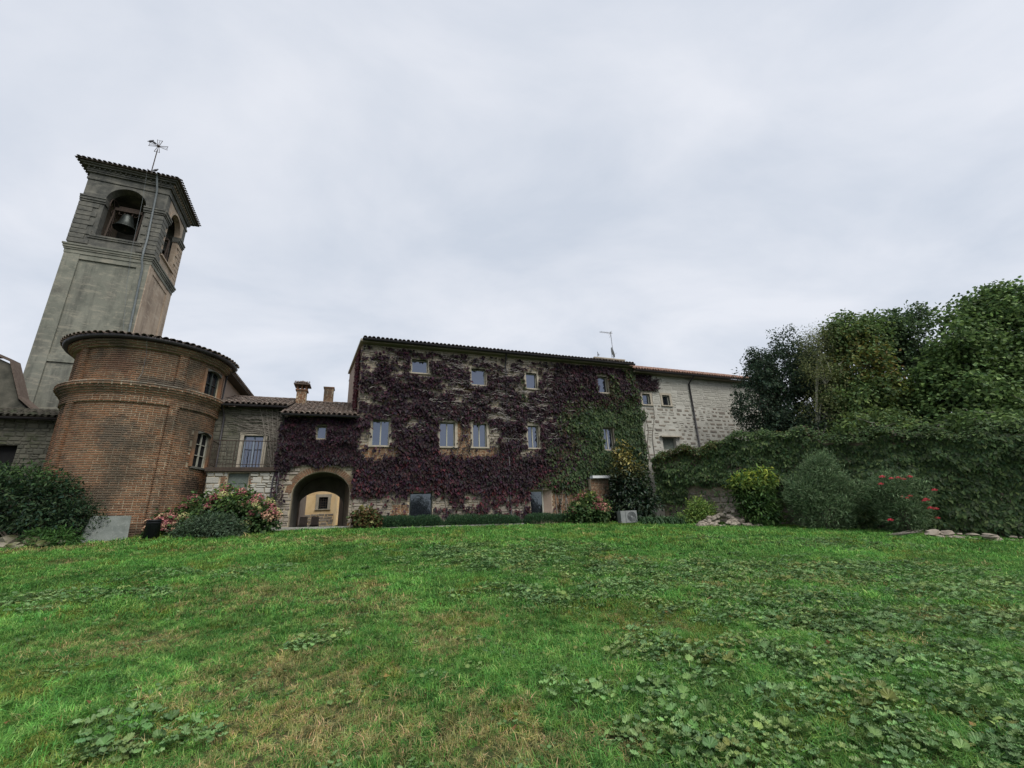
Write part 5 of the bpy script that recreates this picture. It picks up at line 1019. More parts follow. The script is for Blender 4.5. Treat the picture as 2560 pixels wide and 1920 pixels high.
def hedge(name, label, u0, Y0, u1, Y1, n, h=.5):
    a, c = at(u0, 1318, Y0), at(u1, 1314, Y1); t = thing(name, label, 'hedge', WR, *gp_((u0+u1)/2, (Y0+Y1)/2), 'low bushy hedges at the house foot')
    k = rng.random(n); w_ = rng.uniform(-1, 1, n); ln = np.hypot(*(c-a)[:2]); nx, ny = -(c-a)[1]/ln, (c-a)[0]/ln; hh = h*(.82+.3*vnoise(k*ln*1.6, k*0, 91)) ; end = np.clip(np.minimum(k, 1-k)*ln/.25, .25, 1)**.5
    x = a[0]+(c-a)[0]*k + nx*w_*.42*end; y = a[1]+(c-a)[1]*k + ny*w_*.42*end; zt = hh*np.sqrt(np.clip(1-.75*w_**2, 0, 1))*end; fz = rng.random(n)**.55
    P = np.stack([x, y, gz(x, y)+zt*fz], -1); D = unit(np.stack([nx*w_*.9, ny*w_*.9, .9*np.ones(n)], -1) + .55*rng.standard_normal((n, 3))); o = leaf_mesh('foliage', P, D, unit(rng.standard_normal((n, 3))+np.array([0, -.6, .3])), .12*(.6+.7*rng.random(n)), .022, pick(HGC, n, .28), m_leaf, None); wparent(o, t); o['kind'] = 'stuff'
hedge('low_hedge', 'low dark green bushy hedge nearest the arch, under the ground-floor window', 932, 19.75, 1108, 20.9, 9000); hedge('low_hedge', 'middle low hedge behind the pale kerb, in front of the bare wall', 1112, 20.95, 1302, 22.1, 9000); hedge('low_hedge', 'low hedge in front of the ground-floor door', 1310, 22.3, 1438, 22.9, 6500)
b = gp_(1478, 22.2); h3 = [(0, 0, .72, .85, .6, .75), (.5, 0, .55, .5, .5, .5), (-.5, 0, .5, .5, .45, .45)]; hy = plant('round_hydrangea', 'round hydrangea with pink and green flower heads before the brick pier', 'hydrangea', b, h3, 3800, .16, .11, MDG, .14, six=True, stems=10, top=(b[2]+.9, [(.19, .23, .06), (.14, .19, .05)], .5, .5)); heads(hy, b, h3, 34, 1.25, (.5, .3, .2))
# magnolia
b = gp_(1582, 23.4); plant('young_magnolia', 'young magnolia with yellowing top leaves at the house corner', 'tree', b, [(0, 0, 1.0, 1.25, .8, .95), (.1, 0, 2.0, 1.0, .7, .9), (.05, 0, 2.9, .7, .55, .8), (-.1, 0, 3.75, .35, .35, .6), (.9, 0, .9, .7, .6, .7)], 5200, .2, .09, [(.016, .03, .018), (.022, .042, .022), (.03, .05, .022)], .2, mat=m_gloss, six=True, up=.6, stems=18, stem_r=.03, top=(b[2]+2.2, [(.28, .22, .05), (.34, .29, .08), (.2, .18, .05)], 1.2, .55))
def straps(name, label, base, n, L, W, cols, spread, cat='plant'):
    t = thing(name, label, cat, WR, *base); V, F_, C = [], [], []
    for k in range(n):
        a = random.uniform(0, 2*math.pi); r_ = random.random()**.5; bx, by = base[0]+spread[0]*r_*math.cos(a), base[1]+spread[1]*r_*math.sin(a); bz = float(gz(bx, by)); l = L*random.uniform(.6, 1.1); az_ = random.uniform(0, 2*math.pi); el = random.uniform(.7, 1.35); dx, dy = math.cos(az_), math.sin(az_); c = random.choice(cols); i0 = len(V); px, py, pz = bx, by, bz
        for s_ in range(5):
            w_ = W*(1-(s_/4.4)**2)*.5; V += [(px-dy*w_, py+dx*w_, pz), (px+dy*w_, py-dx*w_, pz)]; C += [c, c]; px += dx*math.cos(el)*l/4; py += dy*math.cos(el)*l/4; pz = max(pz + math.sin(el)*l/4, bz+.02); el -= .5
        F_ += [(i0+2*s_, i0+2*s_+1, i0+2*s_+3, i0+2*s_+2) for s_ in range(4)]
    me = bpy.data.meshes.new('strap_leaf'); me.from_pydata(V, [], F_); me.update(); ca_ = me.attributes.new('col', 'FLOAT_COLOR', 'POINT'); ca_.data.foreach_set('color', np.concatenate([np.array(C), np.ones((len(C), 1))], 1).reshape(-1)); me.materials.append(m_gloss); o = bpy.data.objects.new('strap_leaf', me); COL.objects.link(o); wparent(o, t); o['kind'] = 'stuff'
straps('agapanthus', 'dark strap-leaved agapanthus clump right of the ground heat pump', gp_(1662, 21.6), 700, .85, .045, [(.045, .10, .042), (.07, .14, .06), (.09, .155, .08)], (1.05, .4))
b = gp_(1752, 21.6); plant('bright_fern', 'bright yellow-green feathery plant beside the rock pile', 'plant', b, [(-.35, 0, .3, .6, .4, .35), (.2, 0, .5, .65, .45, .5), (.0, 0, .85, .35, .3, .35)], 3200, .17, .045, BRG, .12, up=.9, stems=8)
b = gp_(1912, 20.3); plant('golden_shrub', 'upright yellow-green shrub between rock pile and oleanders', 'shrub', b, [(0, 0, .7, .85, .6, .7), (-.2, 0, 1.55, .75, .6, .65), (.25, 0, 2.05, .65, .5, .5), (-.6, 0, 2.0, .45, .4, .3)], 5200, .2, .08, [(.06, .12, .035), (.09, .16, .045), (.045, .09, .03)], .17, six=True, up=1.0, stems=14, stem_r=.02, top=(b[2]+1.5, [(.24, .32, .05), (.34, .38, .06), (.15, .25, .05)], .8, .7))
OLC = [(.099, .166, .077), (.144, .221, .106), (.077, .130, .064), (.196, .276, .143)]
b = gp_(2075, 19.0); plant('plain_oleander', 'tall grey-green oleander without flowers before the ivy wall', 'oleander', b, [(0, 0, .8, 1.3, .8, .8), (-.55, 0, 1.6, .9, .7, .7), (.25, 0, 2.3, .8, .65, .75), (1.0, 0, 1.35, .75, .6, .7), (.35, 0, 2.95, .4, .4, .35)], 13000, .19, .032, OLC, .15, mat=m_leaf, up=.35, droop=-.55, stems=26, stem_r=.018, per=12)
b = gp_(2270, 17.7); ol = [(0, 0, .85, .9, .7, .75), (-.35, 0, 1.55, .75, .6, .65), (.45, 0, 1.45, .7, .6, .6), (0, 0, 2.0, .75, .55, .4)]; t = plant('red_oleander', 'oleander dotted with red-pink blossoms before the ivy wall', 'oleander', b, ol, 8000, .18, .03, OLC, .14, up=.35, droop=-.5, stems=22, stem_r=.018, per=12)
OLF = flower_mesh('blossom', .1, [(.62, .035, .07), (.55, .06, .10), (.7, .10, .13)], 5)
for k, (u, v) in enumerate(((2205, 1192), (2228, 1196), (2245, 1194), (2258, 1198), (2274, 1192), (2202, 1210), (2255, 1242), (2268, 1245), (2275, 1240), (2314, 1248), (2318, 1250), (2336, 1225), (2326, 1270), (2340, 1272), (2226, 1300), (2344, 1295), (2310, 1252))):
    p = at(u, v, 17.15 - .1*random.random()); o = bpy.data.objects.new('blossom', OLF); COL.objects.link(o); o.parent = t; o.location = Vector(p) - t.location; s_ = random.uniform(.55, 1); o.scale = (s_, s_, s_*.7)
tg = thing('fallen_branch', 'thin dry fallen branch on the lawn edge below the red oleander', 'branch', WR, *gp_(2225, 16.8)); mb = MB(); b = Vector(gp_(2225, 16.8))
for k in range(7): a = random.uniform(-.4, .6); mb.tube([b + Vector((k*.1-.3, 0, .03)), b + Vector((k*.1+.1, -.1*k*.3, .12)), b + Vector((k*.12+.6*math.cos(a), -.25*math.sin(a), .2*random.random()+.03))], [.014, .01, .004], 4)
wparent(mb.build('twig', m_stem, None), tg)

# ------------------------------------------------------------------ trees behind the wall
def tree(name, label, u, Y, lob, n, L, W, cols, per=22, clump=.28, mat=None, tr=.16, top=None, bark=None, six=False, shell=.35, extra=150):
    bx, by = at(u, 1200, Y)[:2]; bz = float(gz(bx, by)); t = thing(name, label, 'tree', WR, float(bx), float(by), bz, 'trees behind the garden wall')
    lobes = []
    for (lu, lv, dy, rw, rh) in lob:
        p = at(lu, lv, Y+dy); sc_ = (Y+dy)*1.06/FPX; lobes.append((*p, rw*sc_, min(rw*sc_, 2.2), rh*sc_))
    big = list(lobes)
    for l in big:
        for k in range(6):
            d = unit(rng.standard_normal(3)); d[2] = abs(d[2])*1.1-.25; f_ = rng.uniform(.22, .42); lobes.append((l[0]+d[0]*l[3]*.95, l[1]+d[1]*l[4]*.9, l[2]+d[2]*l[5]*.95, l[3]*f_, l[4]*f_, l[5]*f_*1.1))
    P, out, ci, cc = ell_leaves(lobes, n, clump, shell, per); lobes = big
    Nn = unit(out*.6 + np.array([0, 0, .9]) + .6*rng.standard_normal((n, 3))); D = unit(out*.7 + .8*rng.standard_normal((n, 3)) + np.array([0, 0, -.5])); C = pick(cols, n); cl = np.clip(1+.2*rng.standard_normal(ci.max()+1), .55, 1.6); C = C*cl[ci][:, None]
    if top is not None:
        for (tu, tv, rad, tcol, pr_) in top:
            c_ = np.array(at(tu, tv, Y-.4)); dd = np.linalg.norm((P-c_)*np.array([1, .35, 1]), axis=1); m_ = (rng.random(n) < np.clip(1.4-dd/rad, 0, 1)*pr_); C[m_] = pick(tcol, n)[m_]
    o = leaf_mesh('crown', P, D, Nn, L*(.65+.6*rng.random(n)), W*(.7+.5*rng.random(n)), np.clip(C, .002, 1), mat or m_leaf, None, six=six); wparent(o, t); o['kind'] = 'stuff'
    mb = MB(); b = Vector((bx, by, bz)); zt = min(l[2] for l in lobes); tp = Vector((bx, by, max(zt, bz+2.5))); mb.tube([b + Vector((0, 0, -.2)), b.lerp(tp, .5) + Vector((.06, 0, 0)), tp], [tr*1.25, tr, tr*.8], 8); lm = MB()
    for l in lobes: c_ = Vector(l[:3]); lm.tube([tp - Vector((0, 0, .3)), tp.lerp(c_, .5) + Vector((0, 0, .15)), c_], [tr*.6, tr*.4, tr*.2], 6)
    for k in range(extra):
        l = Vector(lobes[rng.integers(0, len(lobes))][:3]); e_ = Vector(cc[rng.integers(0, len(cc))])
        if (l-e_).length < 2.6: lm.tube([l, l.lerp(e_, .5) + Vector((.08, 0, .06)), e_], [tr*.2, tr*.12, .008], 4)
    wparent(mb.build('trunk', bark or m_bark, None, True), t); wparent(lm.build('limb', bark or m_bark, None, True), t); return t
tree('evergreen_oak', 'dense blue-black evergreen tree nearest the pale stone wing', 1950, 23.6, [(1900, 1010, 0, 60, 95), (1950, 960, .3, 75, 100), (1975, 880, .3, 38, 70), (1910, 920, 0, 30, 50), (2010, 1020, .3, 75, 85), (1965, 1080, 0, 90, 60), (1880, 900, .2, 14, 30), (2030, 930, .5, 45, 60), (2040, 1080, -.8, 70, 45), (2060, 960, .8, 60, 70), (2055, 880, .8, 45, 50)], 48000, .15, .085, [(.024, .044, .029), (.034, .060, .038), (.046, .076, .044), (.060, .092, .053)], clump=.17, shell=.25, per=30, tr=.18)
tree('lichen_branched_tree', 'thin-leaved tree with pale lichen-covered bare branches beside the evergreen', 2065, 21.9, [(2065, 960, 0, 55, 80), (2075, 1040, 0, 55, 60), (2050, 880, .3, 45, 40), (2110, 900, .3, 45, 55), (2080, 1100, .3, 70, 50), (2045, 850, .3, 40, 35), (2095, 850, .2, 40, 40)], 12000, .13, .05, [(.130, .162, .066), (.182, .196, .077)], clump=.3, bark=m_lichen, tr=.12, extra=260)
tree('yellowing_tree', 'tree with yellow and rust-tinged autumn leaves in the middle of the trees', 2150, 22.0, [(2120, 850, 0, 45, 50), (2165, 850, .2, 48, 50), (2150, 930, -.2, 70, 70), (2200, 990, -.6, 70, 50), (2140, 1010, -.3, 70, 60), (2105, 800, .2, 14, 20), (2180, 805, .2, 22, 20), (2150, 1085, -1.4, 90, 45)], 26000, .17, .13, [(.105, .170, .057), (.146, .203, .061), (.084, .139, .053)], clump=.26, six=True, top=[(2145, 900, 1.4, [(.17, .165, .04), (.21, .18, .045), (.13, .14, .035)], .5), (2200, 945, 1.0, [(.15, .09, .04), (.19, .14, .045)], .3), (2250, 985, 1.6, [(.2, .22, .045), (.16, .2, .04)], .55)], tr=.13)
tree('dark_leafy_tree', 'dark green leafy tree with upright tip between yellowing and tallest trees', 2265, 22.8, [(2262, 850, 0, 50, 75), (2280, 940, .2, 75, 80), (2270, 1040, .2, 90, 65), (2290, 800, 0, 26, 38), (2230, 860, 0, 26, 40), (2270, 1095, -1.6, 100, 45)], 26000, .17, .13, [(.057, .096, .048), (.078, .126, .058), (.104, .162, .066)], clump=.26, six=True, tr=.14)
tree('tall_lime_tree', 'tallest broad-leaved green tree at the right edge of the lawn', 2490, 19.6, [(2500, 830, 0, 95, 110), (2420, 900, -.2, 80, 90), (2530, 960, -.3, 120, 110), (2400, 1010, -.2, 95, 75), (2480, 1050, -.5, 120, 60), (2500, 768, 0, 58, 50), (2590, 815, 0, 80, 100), (2390, 800, 0, 32, 34), (2350, 960, 0, 45, 60), (2420, 770, .2, 22, 24), (2640, 950, 0, 90, 120), (2400, 1085, -1.3, 110, 40), (2530, 1085, -1.5, 120, 40)], 54000, .17, .14, [(.091, .157, .053), (.130, .207, .066), (.169, .254, .080), (.073, .126, .048)], clump=.26, six=True, tr=.22)
b = np.array(at(2150, 1060, 20.6)); plant('dead_bush', 'brown dead twiggy bush caught among the trees above the wall', 'shrub', (float(b[0]), float(b[1]), float(b[2])-.8), [(0, 0, .8, .75, .6, .5)], 2200, .09, .03, [(.09, .06, .045), (.13, .09, .065), (.07, .055, .045)], .14, stems=45, stem_r=.012, smat=m_stem)

# trees across the garden behind the viewpoint, mirrored in the ground-floor panes
for (x_, y_, lab) in ((13.5, -14, 'dark garden tree mirrored in the ground-floor window pane'), (27, -6, 'dark garden tree mirrored in the ground-floor door pane')):
    plant('garden_tree', lab, 'tree', (x_, y_, float(gz(x_, y_))), [(0, 0, 2.2, 2.4, 2, 1.6), (-2.6, 0, 1.6, 1.8, 1.6, 1.5), (2.4, .5, 1.5, 2, 1.6, 1.4), (.6, 0, 3.9, 1.2, 1.2, 1.0)], 9000, .3, .18, DKG, .35, stems=10, stem_r=.08)
n = 260; y = rng.uniform(2.5, 20, n); x = rng.uniform(-1.2, 1.2, n)*y; k = (x > -9) & (x < 12) & (y < 16); x, y = x[k], y[k]; n = len(x)
fl = leaf_mesh('fallen_leaves', np.stack([x, y, gz(x, y)+.045], -1), np.stack([rng.standard_normal(n), rng.standard_normal(n), .2*rng.standard_normal(n)], -1), np.stack([.3*rng.standard_normal(n), .3*rng.standard_normal(n), np.ones(n)], -1), .06, .045, pick([(.22, .12, .05), (.30, .2, .07), (.16, .08, .04)], n), m_leaf, None); setp(fl, 'brown fallen leaves scattered over the lawn', 'leaves', None, 'stuff')

# ------------------------------------------------------------------ lawn: grass and broad-leaved weeds
def gn_scatter(name, label, P, rot, scl, col, idx, variants, cat):
    coll = bpy.data.collections.new(name+'_kinds')
    for v in variants: coll.objects.link(v)
    n = len(P); me = bpy.data.meshes.new(name); me.vertices.add(n); me.vertices.foreach_set('co', np.asarray(P, np.float32).reshape(-1))
    for nm, ty, key, arr in (('rot', 'FLOAT_VECTOR', 'vector', rot), ('scl', 'FLOAT', 'value', scl), ('idx', 'INT', 'value', idx.astype(np.int32)), ('col', 'FLOAT_COLOR', 'color', np.concatenate([col, np.ones((n, 1))], 1))):
        a_ = me.attributes.new(nm, ty, 'POINT'); a_.data.foreach_set(key, np.asarray(arr).reshape(-1) if nm == 'idx' else np.asarray(arr, np.float32).reshape(-1))
    o = bpy.data.objects.new(name, me); COL.objects.link(o); setp(o, label, cat, None, 'stuff')
    g = bpy.data.node_groups.new(name, 'GeometryNodeTree'); g.interface.new_socket('Geometry', in_out='INPUT', socket_type='NodeSocketGeometry'); g.interface.new_socket('Geometry', in_out='OUTPUT', socket_type='NodeSocketGeometry')
    N, L = g.nodes, g.links; gi, go = N.new('NodeGroupInput'), N.new('NodeGroupOutput'); ip = N.new('GeometryNodeInstanceOnPoints'); ci = N.new('GeometryNodeCollectionInfo'); ci.inputs['Collection'].default_value = coll; ci.inputs['Separate Children'].default_value = True; ci.inputs['Reset Children'].default_value = True
    def attr(nm, ty): a_ = N.new('GeometryNodeInputNamedAttribute'); a_.data_type = ty; a_.inputs['Name'].default_value = nm; return a_.outputs[0]
    m2p = N.new('GeometryNodeMeshToPoints'); L.new(gi.outputs[0], m2p.inputs[0]); L.new(m2p.outputs[0], ip.inputs['Points']); L.new(ci.outputs[0], ip.inputs['Instance']); ip.inputs['Pick Instance'].default_value = True
    L.new(attr('idx', 'INT'), ip.inputs['Instance Index']); L.new(attr('scl', 'FLOAT'), ip.inputs['Scale'])
    e2r = N.new('FunctionNodeEulerToRotation'); L.new(attr('rot', 'FLOAT_VECTOR'), e2r.inputs[0]); L.new(e2r.outputs[0], ip.inputs['Rotation'])
    L.new(ip.outputs[0], go.inputs[0]); md = o.modifiers.new('scatter', 'NODES'); md.node_group = g; return o
def shade_mesh(name, V, F_, shade, mat):
    me = bpy.data.meshes.new(name); me.from_pydata(V, [], F_); me.update(); a_ = me.attributes.new('shade', 'FLOAT_COLOR', 'POINT'); a_.data.foreach_set('color', np.concatenate([np.asarray(shade, np.float32), np.ones((len(V), 1), np.float32)], 1).reshape(-1)); me.materials.append(mat); return bpy.data.objects.new(name, me)
def tuft(seed, n, rad, h, w, lean=.9, straw=.13):
    q = random.Random(seed); V, F_, S_ = [], [], []
    for k in range(n):
        a = q.uniform(0, 6.283); r_ = rad*math.sqrt(q.random()); x, y = r_*math.cos(a), r_*math.sin(a); az_ = q.uniform(0, 6.283); l = h*q.uniform(.5, 1.25); ln = q.uniform(.15, lean); dx, dy = math.cos(az_), math.sin(az_); i0 = len(V); sd_ = (2.3, 1.5, 2.0) if q.random() < straw else (lambda b: (b*q.uniform(.85, 1.2), b, b*q.uniform(.7, 1.1)))(q.uniform(.6, 1.35))
        pts = [(0, 0), (l*.5*ln*.7, l*.5), (l*ln*1.25, l*(1-.35*ln))]
        for j, (o_, z_) in enumerate(pts):
            ww = w*(1, .8, .15)[j]*.5; V += [(x+dx*o_-dy*ww, y+dy*o_+dx*ww, z_), (x+dx*o_+dy*ww, y+dy*o_-dx*ww, z_)]; S_ += [sd_, sd_]
        F_ += [(i0, i0+1, i0+3, i0+2), (i0+2, i0+3, i0+5, i0+4)]
    return shade_mesh('grass_tuft', V, F_, S_, m_blade)
def mallow(seed, n, rad, h, ls):
    q = random.Random(seed); V, F_, S_ = [], [], []
    for k in range(n):
        a = q.uniform(0, 6.283); r_ = rad*math.sqrt(q.random()); c = Vector((r_*math.cos(a), r_*math.sin(a), h*q.uniform(.45, 1.1)*(1-.45*(r_/rad)**2))); s_ = ls*q.uniform(.5, 1.15); M_ = Matrix.Rotation(q.uniform(0, 6.28), 3, 'Z') @ Matrix.Rotation(q.uniform(-.55, .55), 3, 'X') @ Matrix.Rotation(q.uniform(-.4, .4), 3, 'Y'); b = q.uniform(.7, 1.3); sd_ = (b*q.uniform(.9, 1.15), b, b*q.uniform(.85, 1.15)); i0 = len(V); V.append(c - Vector((0, 0, s_*.16))); S_.append(tuple(x*1.3 for x in sd_)); m = 19
        for j in range(m):
            t_ = -2.85 + 5.7*j/(m-1); lob = 1 + .05*math.cos(t_*5.5) - .05*(j % 3 == 2); rr = s_*.5*lob; p = Vector((rr*math.sin(t_), rr*math.cos(t_), s_*(.10 if j % 2 else -.03)*q.uniform(.5, 1.4) + s_*.03)); V.append(c + M_ @ p); S_.append(tuple(x*(.82 if j % 2 else 1.05) for x in sd_))
        F_ += [(i0, i0+1+j, i0+2+j) for j in range(m-1)]
        i1 = len(V); V += [Vector((c.x*.3-.002, c.y*.3, 0)), Vector((c.x*.3+.002, c.y*.3, 0)), c - Vector((0, 0, s_*.17))]; S_ += [(.9, .9, .7)]*3; F_.append((i1, i1+1, i1+2))
    return shade_mesh('weed_clump', [tuple(v) for v in V], F_, S_, m_weed)
def dock(seed):
    q = random.Random(seed); V, F_, S_ = [], [], []
    for k in range(5):
        a = 6.283*k/5 + q.uniform(-.6, .6); l, w = q.uniform(.06, .13), q.uniform(.04, .06); dx, dy = math.cos(a), math.sin(a); i0 = len(V); b = q.uniform(1.0, 1.4)
        for j, (t_, z_, ww) in enumerate(((0, .01, .2), (.3, .05, .8), (.65, .065, 1), (1, .035, .1))):
            for sd_ in (-1, 0, 1): V.append((dx*l*t_ - dy*w*ww*.5*sd_, dy*l*t_ + dx*w*ww*.5*sd_, z_ - (.012 if sd_ == 0 else 0))); S_.append((b*1.15, b, b*.9))
        for j in range(3): F_ += [(i0+3*j, i0+3*j+1, i0+3*j+4, i0+3*j+3), (i0+3*j+1, i0+3*j+2, i0+3*j+5, i0+3*j+4)]
    return shade_mesh('weed_clump', V, F_, S_, m_weed)
# patch maps from where they lie on the lawn
def spot(u, v):           # lawn point under a photograph bearing
    d = fw + rtv*(u-1280)/FPX - upv*(v-960)/FPX; t_ = 2.0
    for _ in range(60):
        p = EYE + d*t_; e_ = p[2]-float(gz(p[0], p[1])); t_ += e_/max(.02, -d[2]+.09)*.6
        if t_ > 30: break
    return EYE + d*t_
WSP = [(u, v, sx, sy, w) for (u, v, sx, sy, w) in ((640, 1433, .5, .35, 1), (250, 1490, 1.0, .35, .7), (410, 1440, .6, .35, .7), (40, 1510, .8, .4, .8), (800, 1600, .3, .25, .8), (350, 1850, .35, .18, .7), (1240, 1390, 2.2, 1.6, .9), (1380, 1375, 1.6, 1.0, .8), (1420, 1500, .7, .35, .8), (1550, 1470, .5, .3, .8), (1500, 1420, 1.2, .8, .7), (1650, 1450, 1.2, .8, .7), (1880, 1420, 1.5, .9, .9), (1790, 1350, 1.0, .7, .7), (2080, 1360, 1.8, 1.0, .8), (2200, 1430, 2.0, 1.0, 1), (2350, 1470, 1.6, .8, 1), (1950, 1500, 1.0, .5, .9), (1830, 1540, .9, .4, .9), (2080, 1560, 1.0, .5, 1), (2250, 1560, 1.0, .5, .9), (1600, 1630, .35, .22, .9), (1790, 1660, .45, .3, 1), (2030, 1650, .8, .35, 1), (2280, 1640, .8, .4, .8), (1420, 1710, .3, .2, 1), (1640, 1750, .4, .28, 1), (1720, 1810, .4, .25, .9), (1880, 1890, .5, .25, 1), (2100, 1780, .6, .35, 1), (2300, 1820, .6, .3, 1), (2450, 1850, .6, .3, .95), (2100, 1880, .7, .3, 1), (2450, 1700, .8, .4, .8), (2500, 1560, .9, .5, .8), (1650, 1900, .4, .2, .7), (1250, 1480, .6, .35, .6))]
SP = [(*spot(u, v)[:2], sx, sy, w) for u, v, sx, sy, w in WSP]
def weed_map(x, y):
    m_ = np.zeros_like(x); jx = .5*(vnoise(x*1.7, y*1.7, 101)-.5); jy = .5*(vnoise(x*1.7, y*1.7, 102)-.5)
    for (px, py, sx, sy, w) in SP: m_ = np.maximum(m_, w*np.exp(-(((x-px+jx)/(sx*1.05))**2 + ((y-py+jy)/(sy*1.25))**2)**1.3))
    return m_
DSP = [(*spot(u, v)[:2], sx, sy, w) for u, v, sx, sy, w in ((780, 1820, .9, .45, .9), (640, 1880, .7, .35, .7), (1180, 1800, .5, .4, .6), (760, 1660, .7, .5, .55), (820, 1700, .6, .4, .5), (540, 1720, .7, .5, .4), (870, 1350, 2.2, .7, .75), (1010, 1352, 1.6, .7, .6), (660, 1480, 1.4, .8, .5), (560, 1370, 1.0, .5, .6), (1560, 1400, .7, .4, .7), (2020, 1450, .9, .5, .5), (1230, 1880, .5, .3, .7), (1160, 1560, .8, .6, .35), (1750, 1460, .9, .4, .5), (2430, 1540, .9, .22, 1), (1570, 1850, .2, .12, .9), (200, 1620, .8, .5, .35), (90, 1375, 1.6, .5, .6))]
def dry_map(x, y):
    m_ = np.zeros_like(x)
    for (px, py, sx, sy, w) in DSP: m_ = np.maximum(m_, w*np.exp(-((x-px)/sx)**2 - ((y-py)/(sy*1.3))**2))
    nn = vnoise(x*1.1, y*1.1, 111, 4); return np.clip(m_*(.6+1.1*nn) + np.clip((nn-.6)*2.4, 0, .4)*(x < 1.5+.1*y) + np.clip((nn-.68)*2.0, 0, .3), 0, 1)
ca20, sa20 = FR.c, FR.n
def lawn_ok(x, y):
    s_ = (x-FR.x)*ca20 + (y-FR.y)*sa20; d_ = -(x-FR.x)*sa20 + (y-FR.y)*ca20; wa = (x-WF.x)*WF.c + (y-WF.y)*WF.n; wd_ = -(x-WF.x)*WF.n + (y-WF.y)*WF.c
    ap_ = np.hypot(s_-AC[0], d_-AC[1]) > AR+.12
    return ap_ & (d_ < np.where(s_ < -9.3, -.3, np.where(s_ < -6.1, -.42, np.where(s_ < 2.3, -1.28, -1.2)))) & (wd_ < np.where(wa < 9, -1.0, -.75)) & ((x > -18) | (d_ < -2))
def field(y0, y1, dens, wide=1.5):
    hw_ = lambda v: 1.3*v + 3.2
    n = int(2*hw_(y1)*(y1-y0)*dens); y = rng.uniform(y0, y1, n); kk = rng.random(n) < hw_(y)/hw_(y1); y = y[kk]; x = rng.uniform(-1, 1, len(y))*hw_(y); k = lawn_ok(x, y); return x[k], y[k]
T1 = [tuft(k, 26, .055, .055, .0052, 1.5) for k in range(5)]; T2 = [tuft(10+k, 26, .085, .065, .0085, 1.4) for k in range(4)]; T3 = [tuft(20+k, 30, .16, .085, .016, 1.3) for k in range(4)]
GA = np.array([(.088, .248, .05), (.114, .282, .062), (.058, .19, .04), (.16, .31, .074)]); GB = np.array([(.37, .32, .15), (.44, .37, .19), (.29, .245, .115)]); YG = np.array([(.16, .225, .045), (.13, .21, .04)])
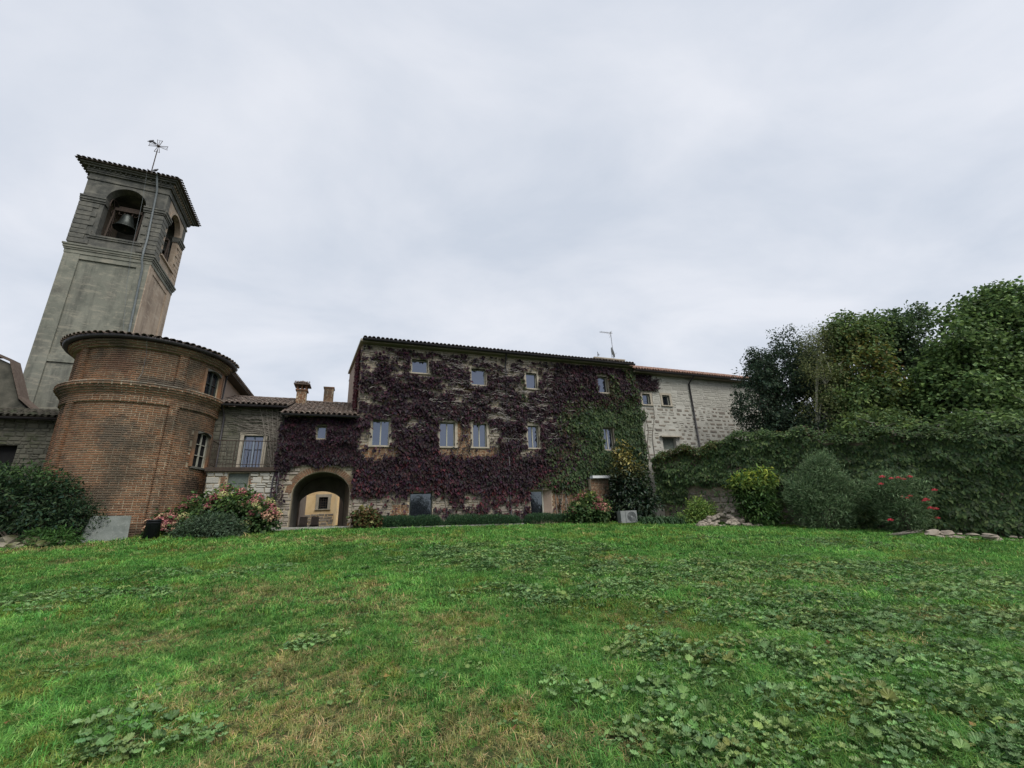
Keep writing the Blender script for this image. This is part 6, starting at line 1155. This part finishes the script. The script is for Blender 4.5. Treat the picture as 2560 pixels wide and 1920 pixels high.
for bi, (y0, y1, dens, vs) in enumerate(((1.6, 6.5, 620, T1), (6.5, 12.5, 210, T2), (12.5, 27, 75, T3))):
    x, y = field(y0, y1, dens); n = len(x); dm_ = dry_map(x, y); wm = weed_map(x, y)
    keep = rng.random(n) < (1-.35*np.clip(dm_-.5, 0, 1))*(1-.25*wm); bare = np.zeros(n, bool)
    for (px, py, sx, sy, w) in DSP[-4:-2]: bare |= (((x-px)/(sx*.7))**2 + ((y-py)/(sy*.8))**2 < 1) & (rng.random(n) < .8)
    keep &= ~bare; x, y, dm_, n = x[keep], y[keep], dm_[keep], int(keep.sum())
    C = GA[rng.integers(0, 4, n)]*(.72+.6*vnoise(x*.55, y*.55, 121, 3))[:, None]; yg = (vnoise(x*1.3, y*1.3, 131, 3) > .63) & (rng.random(n) < .5); C[yg] = YG[rng.integers(0, 2, yg.sum())]
    f = (rng.random(n) < dm_*.95)[:, None]*(.5+.5*rng.random((n, 1))); C = C*(1-.85*f) + GB[rng.integers(0, 3, n)]*.8*f; C *= (1+.12*rng.standard_normal((n, 1)))
    dk = (vnoise(x*.8+5, y*.8, 141, 3)-.5)[:, None]; d2 = (vnoise(x*7, y*7, 142, 2)-.5)[:, None]; C = np.clip(C*(1+.5*dk+.8*d2), .01, .6)
    rot = np.stack([.15*rng.standard_normal(n), .15*rng.standard_normal(n), rng.uniform(0, 6.28, n)], -1); sc_ = (.6+.75*rng.random(n))*(1 - .3*dm_)*(.5+1.0*vnoise(x*5, y*5, 171, 2))
    gn_scatter('lawn_grass', ['short grass of the near lawn', 'short grass across the middle of the lawn', 'short grass of the far lawn by the buildings'][bi], np.stack([x, y, gz(x, y)-.004], -1), rot, sc_, C, rng.integers(0, len(vs), n), vs, 'grass')
W1_ = [mallow(k, 15+3*k, .15+.02*k, .075+.009*k, .05+.0065*k) for k in range(4)] + [dock(5)]; W2_ = [mallow(10+k, 12, .13, .045, .034) for k in range(3)]
X, Y, I, S_ = [], [], [], []
for (y0, y1, dens) in ((1.6, 8, 40), (8, 27, 26)):
    x, y = field(y0, y1, dens*3); m_ = rng.random(len(x)) < weed_map(x, y)*.9/3*(1.5 if y0 < 8 else 2.1); X.append(x[m_]); Y.append(y[m_]); k = int(m_.sum()); I.append(np.where(rng.random(k) < .035, 4, rng.integers(0, 4, k))); S_.append((.6+.75*rng.random(k)**1.3)*(1 if y0 < 5 else 1.0))
    x, y = field(y0, y1, dens); m_ = rng.random(len(x)) < np.clip(.16 + .75*np.clip((x-.15*y+.5)/4, 0, 1)*vnoise(x*.9, y*.9, 151), 0, 1)*(1 if y0 < 8 else .7); X.append(x[m_]); Y.append(y[m_]); k = int(m_.sum()); I.append(5+rng.integers(0, 3, k)); S_.append(.7+.6*rng.random(k))
x, y, ii, ss = np.concatenate(X), np.concatenate(Y), np.concatenate(I), np.concatenate(S_); n = len(x)
WC = np.array([(.115, .215, .072), (.14, .245, .088), (.09, .18, .062), (.175, .27, .088)]); C = WC[rng.integers(0, 4, n)]*(1+.15*rng.standard_normal((n, 1))); C *= (.8+.4*vnoise(x*.7, y*.7, 161))[:, None]; yl = rng.random(n) < .06; C[yl] = (.16, .20, .06)
gn_scatter('mallow_weeds', 'round-leaved mallow weeds in patches across the lawn', np.stack([x, y, gz(x, y)], -1), np.stack([.12*rng.standard_normal(n), .12*rng.standard_normal(n), rng.uniform(0, 6.28, n)], -1), ss, np.clip(C, .02, .5), ii, W1_ + W2_, 'weeds')
